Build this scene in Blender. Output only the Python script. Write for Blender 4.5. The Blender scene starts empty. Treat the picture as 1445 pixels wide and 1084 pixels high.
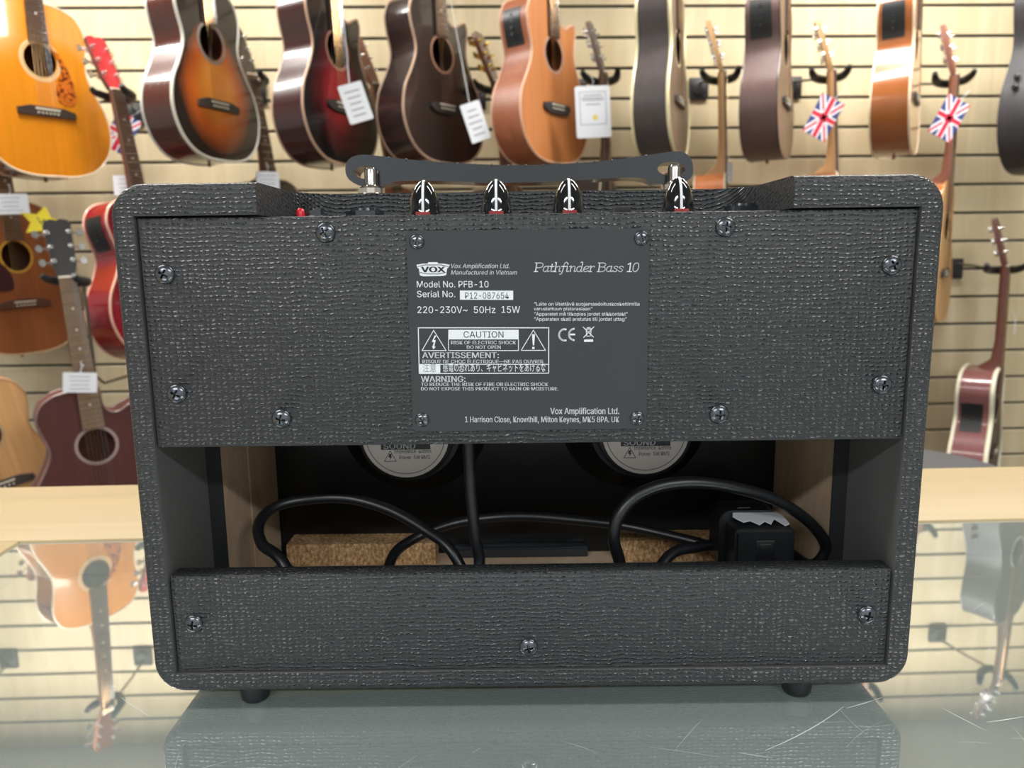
import bpy, bmesh, math, random
from mathutils import Vector, Matrix

random.seed(7)
C = bpy.context.scene.collection
SC = bpy.context.scene
PI = math.pi
R = math.radians

# ------------------------------------------------------------------ camera
TH = R(1.75)                      # the shop is turned a little against the lens
PITCH, ROLL, YAW = R(9.62), R(-0.71), R(-0.11)
FPX = 1085.0
GLASS_Z = 0.95
CAM_Z = GLASS_Z + 0.226


def cam_basis():
    F = Vector((math.sin(YAW) * math.cos(PITCH), math.cos(YAW) * math.cos(PITCH), -math.sin(PITCH)))
    Rt = Vector((math.cos(YAW), -math.sin(YAW), 0))
    U = Rt.cross(F)
    c, s = math.cos(ROLL), math.sin(ROLL)
    return Rt * c + U * s, U * c - Rt * s, F


CR, CU, CF = cam_basis()
RZ = Matrix.Rotation(-TH, 3, 'Z')


def ray(px, py):
    return CF + CR * ((px - 722.5) / FPX) - CU * ((py - 542.0) / FPX)


def at(px, py, Y):
    """point of the room on the plane y = Y that the photograph shows at px, py"""
    d = RZ @ ray(px, py)
    t = Y / d.y
    return Vector((d.x * t, Y, CAM_Z + d.z * t))


def at_z(px, py, Z):
    d = RZ @ ray(px, py)
    t = (Z - CAM_Z) / d.z
    return Vector((d.x * t, d.y * t, Z))


AX, AY = 0.0072, 0.3565           # amplifier back face: centre and distance


def am(px, py, y=0.0):
    """amplifier-local point (x, z) seen at px, py on the plane y behind the back face"""
    d = ray(px, py)
    t = (AY + y) / d.y
    return Vector((d.x * t - AX, y, 0.226 + d.z * t))


cam_d = bpy.data.cameras.new('camera')
cam = bpy.data.objects.new('camera', cam_d)
C.objects.link(cam)
m3 = Matrix((RZ @ CR, RZ @ CU, -(RZ @ CF))).transposed()
cam.matrix_world = Matrix.Translation((0, 0, CAM_Z)) @ m3.to_4x4()
cam_d.sensor_width = 36.0
cam_d.lens = FPX / 1445.0 * 36.0
cam_d.clip_start = 0.02
cam_d.dof.use_dof = True
cam_d.dof.focus_distance = 0.39
cam_d.dof.aperture_fstop = 13.0
SC.camera = cam

# ------------------------------------------------------------------ light
SC.view_settings.view_transform = 'Standard'
SC.view_settings.look = 'None'
SC.view_settings.gamma = 1.0
SC.view_settings.use_curve_mapping = False
SC.view_settings.exposure = 0.0

W = bpy.data.worlds.new('world')
SC.world = W
W.use_nodes = True
W.node_tree.nodes['Background'].inputs[0].default_value = (0.9, 0.95, 1.0, 1)
W.node_tree.nodes['Background'].inputs[1].default_value = 0.25

CEIL_Z = 2.63
ROOM = (-3.6, 3.8, -3.2, 2.823)    # x0 x1 y0 y1
LAMP_X, LAMP_Y = 0.75, 0.13        # half sizes of a linear ceiling panel
PANELS = [(x, y) for y in (2.1, 0.25, -2.1) for x in (-1.35, 1.35)]
PANEL_W = {2.1: 58.0, 0.25: 17.0, -2.1: 70.0}


def add_light(x, y):
    ld = bpy.data.lights.new('ceiling_panel_light', 'AREA')
    ld.shape = 'RECTANGLE'
    ld.size = 2 * LAMP_X - 0.04
    ld.size_y = 2 * LAMP_Y - 0.04
    ld.energy = PANEL_W[y]
    ld.color = (1.0, 0.975, 0.925) if y > -1 else (0.93, 0.97, 1.0)   # cooler lamps by the shop front
    o = bpy.data.objects.new('ceiling_panel_light', ld)
    o.location = (x, y, CEIL_Z - 0.03)
    C.objects.link(o)


for x, y in PANELS:
    add_light(x, y)


# ------------------------------------------------------------------ helpers
def lin(r, g, b):
    f = lambda v: v / 12.92 if v <= 0.04045 else ((v + 0.055) / 1.055) ** 2.4
    return (f(r / 255), f(g / 255), f(b / 255), 1)


def mat(name, col=(0.5, 0.5, 0.5, 1), rough=0.5, metal=0.0, spec=0.5, coat=0.0):
    m = bpy.data.materials.new(name)
    m.use_nodes = True
    b = m.node_tree.nodes['Principled BSDF']
    b.inputs['Base Color'].default_value = col
    b.inputs['Roughness'].default_value = rough
    b.inputs['Metallic'].default_value = metal
    b.inputs['Specular IOR Level'].default_value = spec
    b.inputs['Coat Weight'].default_value = coat
    b.inputs['Coat Roughness'].default_value = 0.06
    return m


class NT:
    """short hand for node trees"""

    def __init__(s, m):
        s.t = m.node_tree
        s.b = s.t.nodes['Principled BSDF']

    def n(s, ty, **kw):
        nd = s.t.nodes.new(ty)
        for k, v in kw.items():
            setattr(nd, k, v)
        return nd

    def l(s, a, b):
        s.t.links.new(a, b)

    def math(s, op, a, b=None, c=None, clamp=False):
        nd = s.n('ShaderNodeMath', operation=op)
        nd.use_clamp = clamp
        for i, v in enumerate((a, b, c)):
            if v is None:
                continue
            if isinstance(v, (int, float)):
                nd.inputs[i].default_value = v
            else:
                s.l(v, nd.inputs[i])
        return nd.outputs[0]

    def obj(s):
        return s.n('ShaderNodeTexCoord').outputs['Object']

    def mapped(s, vec, scale=(1, 1, 1), loc=(0, 0, 0)):
        mp = s.n('ShaderNodeMapping')
        mp.inputs['Scale'].default_value = scale
        mp.inputs['Location'].default_value = loc
        s.l(vec, mp.inputs['Vector'])
        return mp.outputs[0]

    def noise(s, vec, scale, detail=2.0, rough=0.5, dist=0.0):
        nd = s.n('ShaderNodeTexNoise')
        nd.inputs['Scale'].default_value = scale
        nd.inputs['Detail'].default_value = detail
        nd.inputs['Roughness'].default_value = rough
        nd.inputs['Distortion'].default_value = dist
        s.l(vec, nd.inputs['Vector'])
        return nd.outputs['Fac']

    def ramp(s, fac, stops):
        nd = s.n('ShaderNodeValToRGB')
        e = nd.color_ramp.elements
        while len(e) > 1:
            e.remove(e[-1])
        e[0].position, e[0].color = stops[0]
        for p, c in stops[1:]:
            q = e.new(p)
            q.color = c
        s.l(fac, nd.inputs[0])
        return nd.outputs[0]

    def bump(s, h, strength=0.5, dist=0.001):
        nd = s.n('ShaderNodeBump')
        nd.inputs['Strength'].default_value = strength
        nd.inputs['Distance'].default_value = dist
        s.l(h, nd.inputs['Height'])
        s.l(nd.outputs[0], s.b.inputs['Normal'])


def shade(c, k):
    return (min(c[0] * k, 1), min(c[1] * k, 1), min(c[2] * k, 1), 1)


def wood(name, col, var=0.25, rough=0.35, coat=0.0, sc=(60, 60, 3), spec=0.5):
    """wood grain running along one object axis (the axis with the small scale)"""
    m = mat(name, col, rough, coat=coat, spec=spec)
    t = NT(m)
    f = t.noise(t.mapped(t.obj(), sc), 1.0, 4.0, 0.6, 0.6)
    c = t.ramp(f, [(0.25, shade(col, 1 - var)), (0.75, shade(col, 1 + var))])
    t.l(c, t.b.inputs['Base Color'])
    return m


def obj(name, bm, mats, parent=None, angle=35, loc=None):
    me = bpy.data.meshes.new(name)
    bmesh.ops.recalc_face_normals(bm, faces=bm.faces)
    bm.to_mesh(me)
    bm.free()
    for m in (mats if isinstance(mats, (list, tuple)) else [mats]):
        me.materials.append(m)
    if angle:
        me.shade_smooth()
        me.set_sharp_from_angle(angle=R(angle))
    o = bpy.data.objects.new(name, me)
    C.objects.link(o)
    if parent:
        o.parent = parent
    if loc is not None:
        o.location = loc
    return o


def tag(o, label=None, cat=None, group=None, kind=None):
    for k, v in (('label', label), ('category', cat), ('group', group), ('kind', kind)):
        if v:
            o[k] = v
    return o


def empty(name, loc=(0, 0, 0), rz=0.0):
    o = bpy.data.objects.new(name, None)
    o.empty_display_size = 0.05
    C.objects.link(o)
    o.location = loc
    o.rotation_euler = (0, 0, rz)
    return o


def add_box(bm, x0, x1, y0, y1, z0, z1, bev=0.0, mi=0, seg=2):
    vs = [bm.verts.new((x, y, z)) for x in (x0, x1) for y in (y0, y1) for z in (z0, z1)]
    fs = []
    for a, b, c, d in ((0, 1, 3, 2), (4, 6, 7, 5), (0, 4, 5, 1), (2, 3, 7, 6), (0, 2, 6, 4), (1, 5, 7, 3)):
        f = bm.faces.new((vs[a], vs[b], vs[c], vs[d]))
        f.material_index = mi
        fs.append(f)
    if bev > 0:
        es = list({e for f in fs for e in f.edges})
        r = bmesh.ops.bevel(bm, geom=es, offset=bev, segments=seg, affect='EDGES', profile=0.5)
        for f in r['faces']:
            f.material_index = mi
    return vs


def box(x0, x1, y0, y1, z0, z1, bev=0.0):
    bm = bmesh.new()
    add_box(bm, x0, x1, y0, y1, z0, z1, bev)
    return bm


def frames(pts):
    """parallel transport frames along a polyline"""
    T = []
    n = len(pts)
    for i in range(n):
        a = pts[max(i - 1, 0)]
        b = pts[min(i + 1, n - 1)]
        T.append((b - a).normalized())
    up = Vector((0, 0, 1)) if abs(T[0].z) < 0.9 else Vector((1, 0, 0))
    N = [(up - T[0] * up.dot(T[0])).normalized()]
    for i in range(1, n):
        v = N[-1] - T[i] * N[-1].dot(T[i])
        N.append(v.normalized() if v.length > 1e-9 else N[-1])
    return T, N


def add_tube(bm, pts, rad, seg=8, mi=0, closed=False, caps=True):
    pts = [Vector(p) for p in pts]
    n = len(pts)
    if closed:
        T = [(pts[(i + 1) % n] - pts[i - 1]).normalized() for i in range(n)]
        ref = Vector((0, 1, 0))
        N = []
        for t in T:
            v = ref - t * ref.dot(t)
            N.append(v.normalized())
    else:
        T, N = frames(pts)
    rings = []
    for i in range(n):
        r = rad[i] if isinstance(rad, (list, tuple)) else rad
        B = T[i].cross(N[i])
        rings.append([bm.verts.new(pts[i] + (N[i] * math.cos(2 * PI * k / seg) + B * math.sin(2 * PI * k / seg)) * r) for k in range(seg)])
    m = n if closed else n - 1
    for i in range(m):
        a, b = rings[i], rings[(i + 1) % n]
        for k in range(seg):
            f = bm.faces.new((a[k], a[(k + 1) % seg], b[(k + 1) % seg], b[k]))
            f.material_index = mi
    if caps and not closed:
        for rg in (rings[0], rings[-1]):
            f = bm.faces.new(rg)
            f.material_index = mi


def catmull(P, per=8, closed=False):
    P = [Vector(p) for p in P]
    n = len(P)
    out = []
    for i in range(n if closed else n - 1):
        if closed:
            a, b, c, d = P[i - 1], P[i], P[(i + 1) % n], P[(i + 2) % n]
        else:
            a, b, c, d = P[max(i - 1, 0)], P[i], P[i + 1], P[min(i + 2, n - 1)]
        for k in range(per):
            t = k / per
            out.append(0.5 * ((2 * b) + (c - a) * t + (2 * a - 5 * b + 4 * c - d) * t * t + (3 * b - a - 3 * c + d) * t ** 3))
    if not closed:
        out.append(P[-1])
    return out


def add_lathe(bm, prof, seg=24, M=None, mi=0, cap=True):
    """prof: (radius, height) along local z"""
    M = M or Matrix.Identity(4)
    rings = []
    for r, h in prof:
        if r < 1e-7:
            rings.append([bm.verts.new(M @ Vector((0, 0, h)))])
        else:
            rings.append([bm.verts.new(M @ Vector((r * math.cos(2 * PI * k / seg), r * math.sin(2 * PI * k / seg), h))) for k in range(seg)])
    for a, b in zip(rings, rings[1:]):
        for k in range(seg):
            k2 = (k + 1) % seg
            if len(a) == 1 and len(b) == 1:
                continue
            if len(a) == 1:
                f = bm.faces.new((a[0], b[k2], b[k]))
            elif len(b) == 1:
                f = bm.faces.new((a[k], a[k2], b[0]))
            else:
                f = bm.faces.new((a[k], a[k2], b[k2], b[k]))
            f.material_index = mi
    if cap:
        for rg in (rings[0], rings[-1]):
            if len(rg) > 2:
                f = bm.faces.new(rg)
                f.material_index = mi


def add_prism(bm, poly, fn0, fn1, mi=0):
    """extrude a polygon between two placements (functions from 2D to 3D)"""
    a = [bm.verts.new(fn0(p)) for p in poly]
    b = [bm.verts.new(fn1(p)) for p in poly]
    n = len(poly)
    fs = [bm.faces.new(a), bm.faces.new(b[::-1])]
    for i in range(n):
        fs.append(bm.faces.new((a[i], b[i], b[(i + 1) % n], a[(i + 1) % n])))
    for f in fs:
        f.material_index = mi
    return fs


def fill_holes(outer, holes, mapf):
    """flat mesh of an outline with holes"""
    bm = bmesh.new()
    es = []
    for loop in [outer] + holes:
        vs = [bm.verts.new(mapf(p)) for p in loop]
        for i in range(len(vs)):
            es.append(bm.edges.new((vs[i], vs[(i + 1) % len(vs)])))
    bmesh.ops.triangle_fill(bm, use_beauty=True, edges=es)
    return bm


def boolean(o, cutters, op='DIFFERENCE'):
    for c in cutters:
        md = o.modifiers.new('b', 'BOOLEAN')
        md.operation = op
        md.solver = 'EXACT'
        md.object = c
    bpy.context.view_layer.update()
    dg = bpy.context.evaluated_depsgraph_get()
    me = bpy.data.meshes.new_from_object(o.evaluated_get(dg))
    o.modifiers.clear()
    o.data = me
    for c in cutters:
        bpy.data.objects.remove(c, do_unlink=True)
    return o


def copy_tree(o, parent=None):
    c = o.copy()
    C.objects.link(c)
    c.parent = parent
    for ch in list(o.children):
        copy_tree(ch, c)
    return c


def rrect(x0, x1, z0, z1, r, n=8):
    p = []
    for cx, cz, a in ((x1 - r, z1 - r, 0), (x0 + r, z1 - r, 90), (x0 + r, z0 + r, 180), (x1 - r, z0 + r, 270)):
        for k in range(n + 1):
            t = R(a + 90 * k / n)
            p.append((cx + r * math.cos(t), cz + r * math.sin(t)))
    return p


# ------------------------------------------------------------------ materials
def vinyl_material():
    m = mat('black_textured_vinyl', lin(25, 28, 31), 0.27, spec=0.7)
    t = NT(m)
    o = t.obj()
    sx = t.n('ShaderNodeSeparateXYZ')
    t.l(o, sx.inputs[0])
    X, Y, Z = sx.outputs
    band = t.math('ADD', Z, Y)
    cross = t.math('ADD', X, Y)
    cv = t.n('ShaderNodeCombineXYZ')
    t.l(cross, cv.inputs[0])
    t.l(band, cv.inputs[1])
    v = cv.outputs[0]
    warp = t.noise(v, 60.0, 1.0)
    warp2 = t.noise(t.mapped(v, (1, 1, 1), (3.1, 7.7, 0)), 330.0, 1.5)
    w = t.math('ADD', t.math('MULTIPLY', warp, 9.0), t.math('MULTIPLY', warp2, 4.0))
    ph = t.math('ADD', t.math('MULTIPLY', band, 2 * PI / 0.0021), w)
    rid = t.math('POWER', t.math('MULTIPLY_ADD', t.math('SINE', ph), 0.5, 0.5), 2.2)
    ph2 = t.math('ADD', t.math('MULTIPLY', cross, 2 * PI / 0.0029), t.math('MULTIPLY', warp2, 6.0))
    col = t.math('MULTIPLY_ADD', t.math('SINE', ph2), 0.5, 0.5)
    brk = t.noise(t.mapped(v, (330, 430, 1)), 1.0, 1.0)
    brk = t.ramp(brk, [(0.36, (0.14, 0.14, 0.14, 1)), (0.56, (1, 1, 1, 1))])
    colm = t.math('MULTIPLY_ADD', t.math('SQRT', col), 0.85, 0.15)
    h1 = t.math('MULTIPLY', t.math('MULTIPLY', rid, brk), colm)
    fine = t.noise(v, 1500.0, 2.0)
    h = t.math('ADD', h1, t.math('MULTIPLY', col, 0.10))
    h = t.math('ADD', h, t.math('MULTIPLY', fine, 0.20))
    # the raised threads are worn shiny, the ground between them stays dull
    mr = t.n('ShaderNodeMapRange')
    mr.inputs['From Max'].default_value = 0.40
    mr.inputs['To Min'].default_value = 0.60
    mr.inputs['To Max'].default_value = 0.22
    t.l(h1, mr.inputs['Value'])
    t.l(mr.outputs[0], t.b.inputs['Roughness'])
    t.bump(h, 1.0, 0.00046)
    return m


M = {}
M['vinyl'] = vinyl_material()
M['black_paint'] = mat('dull_black_paint', lin(92, 92, 90), 0.7)
t_ = NT(M['black_paint'])
t_.bump(t_.noise(t_.obj(), 900, 3), 0.3, 0.0004)
M['edge_black'] = mat('black_board_edge', lin(24, 25, 26), 0.7)
M['baffle'] = mat('satin_black_baffle', lin(14, 16, 18), 0.32)
M['plate'] = mat('charcoal_plate', lin(47, 49, 52), 0.42)
t_ = NT(M['plate'])
t_.bump(t_.noise(t_.obj(), 2500, 2), 0.12, 0.0002)
M['ink'] = mat('white_ink', lin(226, 229, 232), 0.5)
M['ink_dark'] = mat('dark_ink', lin(42, 44, 48), 0.5)
M['ink_grey'] = mat('grey_ink', lin(140, 146, 152), 0.5)
M['screw'] = mat('black_oxide_screw', lin(96, 99, 104), 0.24, metal=0.9)
M['chrome'] = mat('chrome', lin(215, 210, 205), 0.12, metal=1.0)
M['nickel'] = mat('warm_nickel', lin(205, 196, 186), 0.16, metal=1.0)
M['gloss_black'] = mat('gloss_black_plastic', lin(36, 41, 46), 0.16, coat=0.4)
M['knob_black'] = mat('polished_black_knob', lin(14, 15, 17), 0.08, coat=0.6)
M['rubber'] = mat('black_rubber', lin(24, 25, 27), 0.42)
M['cable'] = mat('black_cable_sheath', lin(20, 21, 23), 0.38)
M['red'] = mat('red_lens', lin(205, 28, 40), 0.25)
M['red_print'] = mat('red_print', lin(150, 40, 36), 0.5)
M['foil'] = mat('silver_tape', lin(205, 208, 212), 0.3, metal=0.35)
M['label_metal'] = mat('brushed_label', lin(222, 214, 208), 0.45, metal=0.1)


def chipboard():
    m = mat('raw_chipboard', lin(160, 124, 86), 0.85, spec=0.2)
    t = NT(m)
    o = t.obj()
    a = t.noise(t.mapped(o, (500, 500, 300)), 1.0, 3, 0.65)
    c = t.ramp(a, [(0.32, lin(112, 80, 50)), (0.5, lin(168, 132, 92)), (0.68, lin(212, 180, 138))])
    t.l(c, t.b.inputs['Base Color'])
    t.bump(a, 0.4, 0.0006)
    return m


M['chip'] = chipboard()
M['mdf'] = wood('brown_fibreboard', lin(182, 158, 130), 0.14, 0.85, sc=(90, 90, 25), spec=0.2)

M['maple'] = wood('pale_maple_veneer', lin(180, 159, 119), 0.10, 0.5, spec=0.3, sc=(2.2, 26, 26))
M['maple_edge'] = wood('maple_edge', lin(205, 178, 124), 0.06, 0.4, sc=(2.2, 26, 26))


def slat_material():
    m = mat('maple_slatwall', lin(206, 186, 146), 0.42, spec=0.35)
    t = NT(m)
    o = t.obj()
    f = t.noise(t.mapped(o, (14, 3, 1.2)), 1.0, 4, 0.6, 0.8)
    c = t.ramp(f, [(0.3, lin(200, 182, 146)), (0.7, lin(218, 203, 170))])
    t.l(c, t.b.inputs['Base Color'])
    return m


M['slat'] = slat_material()
M['groove'] = mat('slat_groove_painted_shade', lin(66, 60, 50), 0.8)  # shade inside the slots put into the colour, no separate liner
M['lip'] = mat('slat_groove_edge', lin(226, 214, 184), 0.5)
M['plaster'] = mat('pale_wall_paint', lin(206, 207, 206), 0.9)
M['ceiling'] = mat('grey_ceiling_tile', lin(188, 192, 194), 0.9)
M['carpet'] = mat('grey_carpet', lin(92, 92, 94), 0.95)
M['panel_frame'] = mat('white_panel_frame', lin(232, 232, 230), 0.5)
M['black_metal'] = mat('black_hanger_metal', lin(36, 37, 38), 0.45)
M['steel_rod'] = mat('grey_steel_rod', lin(120, 116, 108), 0.4, metal=0.7)
M['card'] = mat('white_card', lin(226, 229, 236), 0.5)
M['card_line'] = mat('printed_grey_line', lin(150, 152, 162), 0.6)
M['yellow'] = mat('yellow_card', lin(224, 205, 40), 0.5)
M['flag_blue'] = mat('flag_blue', lin(60, 66, 128), 0.4)
M['flag_red'] = mat('flag_red', lin(206, 44, 70), 0.4)
M['flag_white'] = mat('flag_white', lin(234, 234, 240), 0.4)
M['seat_pad'] = mat('dark_grey_vinyl_pad', lin(66, 66, 69), 0.6)

# ------------------------------------------------------------------ the room
X0, X1, Y0, Y1 = ROOM


def struct(name, bm, m, angle=0):
    return tag(obj(name, bm, m, None, angle), kind='structure')


struct('floor', box(X0, X1, Y0, Y1 + 0.1, -0.1, 0.0), M['carpet'])
struct('ceiling', box(X0, X1, Y0, Y1 + 0.1, CEIL_Z, CEIL_Z + 0.1), M['ceiling'])
struct('wall_left', box(X0 - 0.1, X0, Y0, Y1 + 0.1, 0, CEIL_Z), M['plaster'])
struct('wall_right', box(X1, X1 + 0.1, Y0, Y1 + 0.1, 0, CEIL_Z), M['plaster'])
struct('wall_front', box(X0, X1, Y0 - 0.1, Y0, 0, CEIL_Z), M['plaster'])


def slatwall():
    """slats every four inches with a T-slot between them, one profile drawn out along the wall"""
    bm = bmesh.new()
    z_line = CAM_Z + 0.838                     # a groove centre
    zs = []
    k = -6
    while True:
        z = z_line - 0.1016 * k
        if z < 0.02:
            break
        if z < CEIL_Z - 0.02:
            zs.append(z)
        k += 1
    yf, yg = Y1, Y1 + 0.012
    gh = 0.0048
    prof = [(yf, CEIL_Z, 0)]
    for z in zs:
        prof += [(yf, z + gh + 0.002, 2), (yf + 0.002, z + gh, 1), (yg, z + gh, 1), (yg, z - gh, 2), (yf + 0.002, z - gh, 2), (yf, z - gh - 0.002, 0)]
    prof.append((yf, 0.0, 0))
    a = [bm.verts.new((X0, y, z)) for y, z, _ in prof]
    b = [bm.verts.new((X1, y, z)) for y, z, _ in prof]
    for i in range(len(prof) - 1):
        f = bm.faces.new((a[i], a[i + 1], b[i + 1], b[i]))
        f.material_index = prof[i][2]
        if prof[i][2] == 0:
            f.material_index = 0
    # board behind
    add_box(bm, X0, X1, yg + 0.004, yg + 0.03, 0, CEIL_Z, 0, 0)
    o = obj('wall_back', bm, [M['slat'], M['groove'], M['lip']], None, 0)
    tag(o, kind='structure')


slatwall()

for x, y in PANELS:
    root = empty('ceiling_light', (x, y, CEIL_Z))
    # a recessed light panel: frame round an opal sheet
    bm = bmesh.new()
    A, B = LAMP_X, LAMP_Y
    for a0, a1, b0, b1 in ((-A, A, -B, -B + 0.015), (-A, A, B - 0.015, B), (-A, -A + 0.015, -B + 0.015, B - 0.015), (A - 0.015, A, -B + 0.015, B - 0.015)):
        add_box(bm, a0, a1, b0, b1, -0.012, 0.0)
    obj('frame', bm, M['panel_frame'], root, 0)
    dm = bpy.data.materials.get('lit_opal_sheet')
    if not dm:
        dm = mat('lit_opal_sheet', (0.9, 0.9, 0.9, 1), 0.6)
        dm.node_tree.nodes['Principled BSDF'].inputs['Emission Color'].default_value = (1, 0.97, 0.9, 1)
        dm.node_tree.nodes['Principled BSDF'].inputs['Emission Strength'].default_value = 2.0
    obj('diffuser', box(-A + 0.015, A - 0.015, -B + 0.015, B - 0.015, -0.008, 0.0), dm, root, 0)
    tag(root, 'long white ceiling light panel set into the grey ceiling', 'ceiling light', 'ceiling light panels')


# ------------------------------------------------------------------ the counter
def glass_material():
    m = bpy.data.materials.new('worn_reflective_glass')
    m.use_nodes = True
    t = m.node_tree
    t.nodes.clear()
    out = t.nodes.new('ShaderNodeOutputMaterial')
    mix = t.nodes.new('ShaderNodeMixShader')
    worn = t.nodes.new('ShaderNodeMixShader')
    gl = t.nodes.new('ShaderNodeBsdfGlossy')
    gl.inputs['Color'].default_value = (0.97, 0.985, 0.98, 1)
    gl.inputs['Roughness'].default_value = 0.012
    tr = t.nodes.new('ShaderNodeBsdfTransparent')
    tr.inputs['Color'].default_value = (0.80, 0.90, 0.87, 1)
    df = t.nodes.new('ShaderNodeBsdfDiffuse')          # the haze of fine scratches
    df.inputs['Color'].default_value = (0.70, 0.80, 0.79, 1)
    worn.inputs[0].default_value = 0.33
    lw = t.nodes.new('ShaderNodeLayerWeight')
    lw.inputs['Blend'].default_value = 0.5
    mr = t.nodes.new('ShaderNodeMapRange')
    mr.inputs['To Min'].default_value = 0.27
    mr.inputs['To Max'].default_value = 0.64
    t.links.new(lw.outputs['Facing'], mr.inputs['Value'])
    t.links.new(mr.outputs[0], mix.inputs[0])
    t.links.new(tr.outputs[0], worn.inputs[1])
    t.links.new(df.outputs[0], worn.inputs[2])
    t.links.new(worn.outputs[0], mix.inputs[1])
    t.links.new(gl.outputs[0], mix.inputs[2])
    t.links.new(mix.outputs[0], out.inputs[0])
    return m


GX0, GX1, GY0, GY1 = -0.3827, 1.30, -0.22, 0.604
WX0, WX1, WY1 = -0.78, 1.52, 0.756
counter = empty('display_counter', (0, 0.2, 0))


def rel(o):
    """children of the counter are built in room coordinates"""
    o.parent = counter
    o.location = (0, -0.2, 0)
    return o


G = GLASS_Z
bm = bmesh.new()
add_box(bm, WX0, WX1, GY1, WY1, G - 0.028, G + 0.002, 0.0015)
add_box(bm, WX0, GX0, GY0 - 0.06, GY1, G - 0.028, G + 0.002, 0.0015)
add_box(bm, GX1, WX1, GY0 - 0.06, GY1, G - 0.028, G + 0.002, 0.0015)
add_box(bm, GX0, GX1, GY0 - 0.06, GY0, G - 0.028, G + 0.002, 0.0015)
rel(obj('worktop', bm, M['maple']))
M['scratch'] = mat('pale_scratch', lin(200, 204, 200), 0.6)
bm = bmesh.new()
vs = [bm.verts.new(p) for p in ((GX0, GY0, G), (GX1, GY0, G), (GX1, GY1, G), (GX0, GY1, G))]
bm.faces.new(vs)


def scratch(x, y, a, ln, w, bend):
    pts = []
    n = 7
    for i in range(n):
        s = (i / (n - 1) - 0.5) * ln
        aa = a + bend * s
        pts.append((x + s * math.cos(aa), y + s * math.sin(aa)))
    nx, ny = -math.sin(a), math.cos(a)
    L, Rr = [], []
    for i, (px, py) in enumerate(pts):
        ww = w * 0.6 * (0.25 + math.sin(PI * (i + 0.3) / (n - 0.4)))
        L.append(bm.verts.new((px + nx * ww, py + ny * ww, G + 0.00008)))
        Rr.append(bm.verts.new((px - nx * ww, py - ny * ww, G + 0.00008)))
    for i in range(n - 1):
        f = bm.faces.new((L[i], Rr[i], Rr[i + 1], L[i + 1]))
        f.material_index = 1


rs = random.Random(3)
for i in range(150):
    side = rs.random()
    if side < 0.36:
        x, y = rs.uniform(-0.40, -0.16), rs.uniform(0.22, 0.46)
    elif side < 0.8:
        x, y = rs.uniform(0.17, 0.36), rs.uniform(0.22, 0.5)
    else:
        x, y = rs.uniform(-0.2, 0.2), rs.uniform(0.25, 0.34)
    scratch(x, y, rs.uniform(-0.9, 0.9) + (PI / 2 if rs.random() < 0.2 else 0), rs.uniform(0.004, 0.035), rs.uniform(0.00003, 0.00008), rs.uniform(-8, 8))
for px, py, qx, qy, w in ((1085, 1062, 1195, 1000, 0.00035), (1195, 1000, 1245, 985, 0.0003), (1330, 1000, 1392, 1032, 0.00022), (1392, 1020, 1445, 1012, 0.0003), (1040, 1062, 1090, 1070, 0.0002), (170, 985, 210, 1012, 0.0002)):
    p, q = at_z(px, py, G), at_z(qx, qy, G)
    d = q - p
    scratch((p.x + q.x) / 2, (p.y + q.y) / 2, math.atan2(d.y, d.x), d.length, w, 2.0)
glass = rel(obj('glass_top', bm, [glass_material(), M['scratch']], None, 0))
glass['label'] = 'scratched reflective glass top'
M['felt'] = mat('grey_green_felt', lin(112, 122, 118), 0.95)
rel(obj('shelf', box(GX0 + 0.002, GX1 - 0.002, GY0 + 0.002, GY1 - 0.002, G - 0.16, G - 0.14), M['felt'], None, 0))
M['cabinet_side'] = wood('maple_cabinet', lin(206, 182, 130), 0.06, 0.45, sc=(2, 2, 22))
bm = bmesh.new()
add_box(bm, WX0 + 0.04, WX1 - 0.04, GY1 + 0.02, WY1 - 0.03, 0, G - 0.028)
add_box(bm, WX0 + 0.04, GX0 - 0.002, GY0, GY1 + 0.02, 0, G - 0.028)
add_box(bm, GX1 + 0.002, WX1 - 0.04, GY0, GY1 + 0.02, 0, G - 0.028)
add_box(bm, GX0 - 0.002, GX1 + 0.002, GY0 - 0.02, GY0, 0, G - 0.028)
rel(obj('cabinet', bm, M['cabinet_side'], None, 0))
tag(counter, 'maple shop counter with scratched glass top under the black amplifier', 'counter')

# ------------------------------------------------------------------ the amplifier
amp = empty('guitar_amplifier')
amp.matrix_world = Matrix.Rotation(-TH, 4, 'Z') @ Matrix.Translation((AX, AY, GLASS_Z))
tag(amp, 'black vinyl covered combo amplifier seen from its open back', 'amplifier')
HB, HT, HW, DEP = 0.0091, 0.2594, 0.19, 0.17
IW, IZ0, IZ1, IY = 0.1788, 0.0197, 0.2449, 0.158


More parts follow.
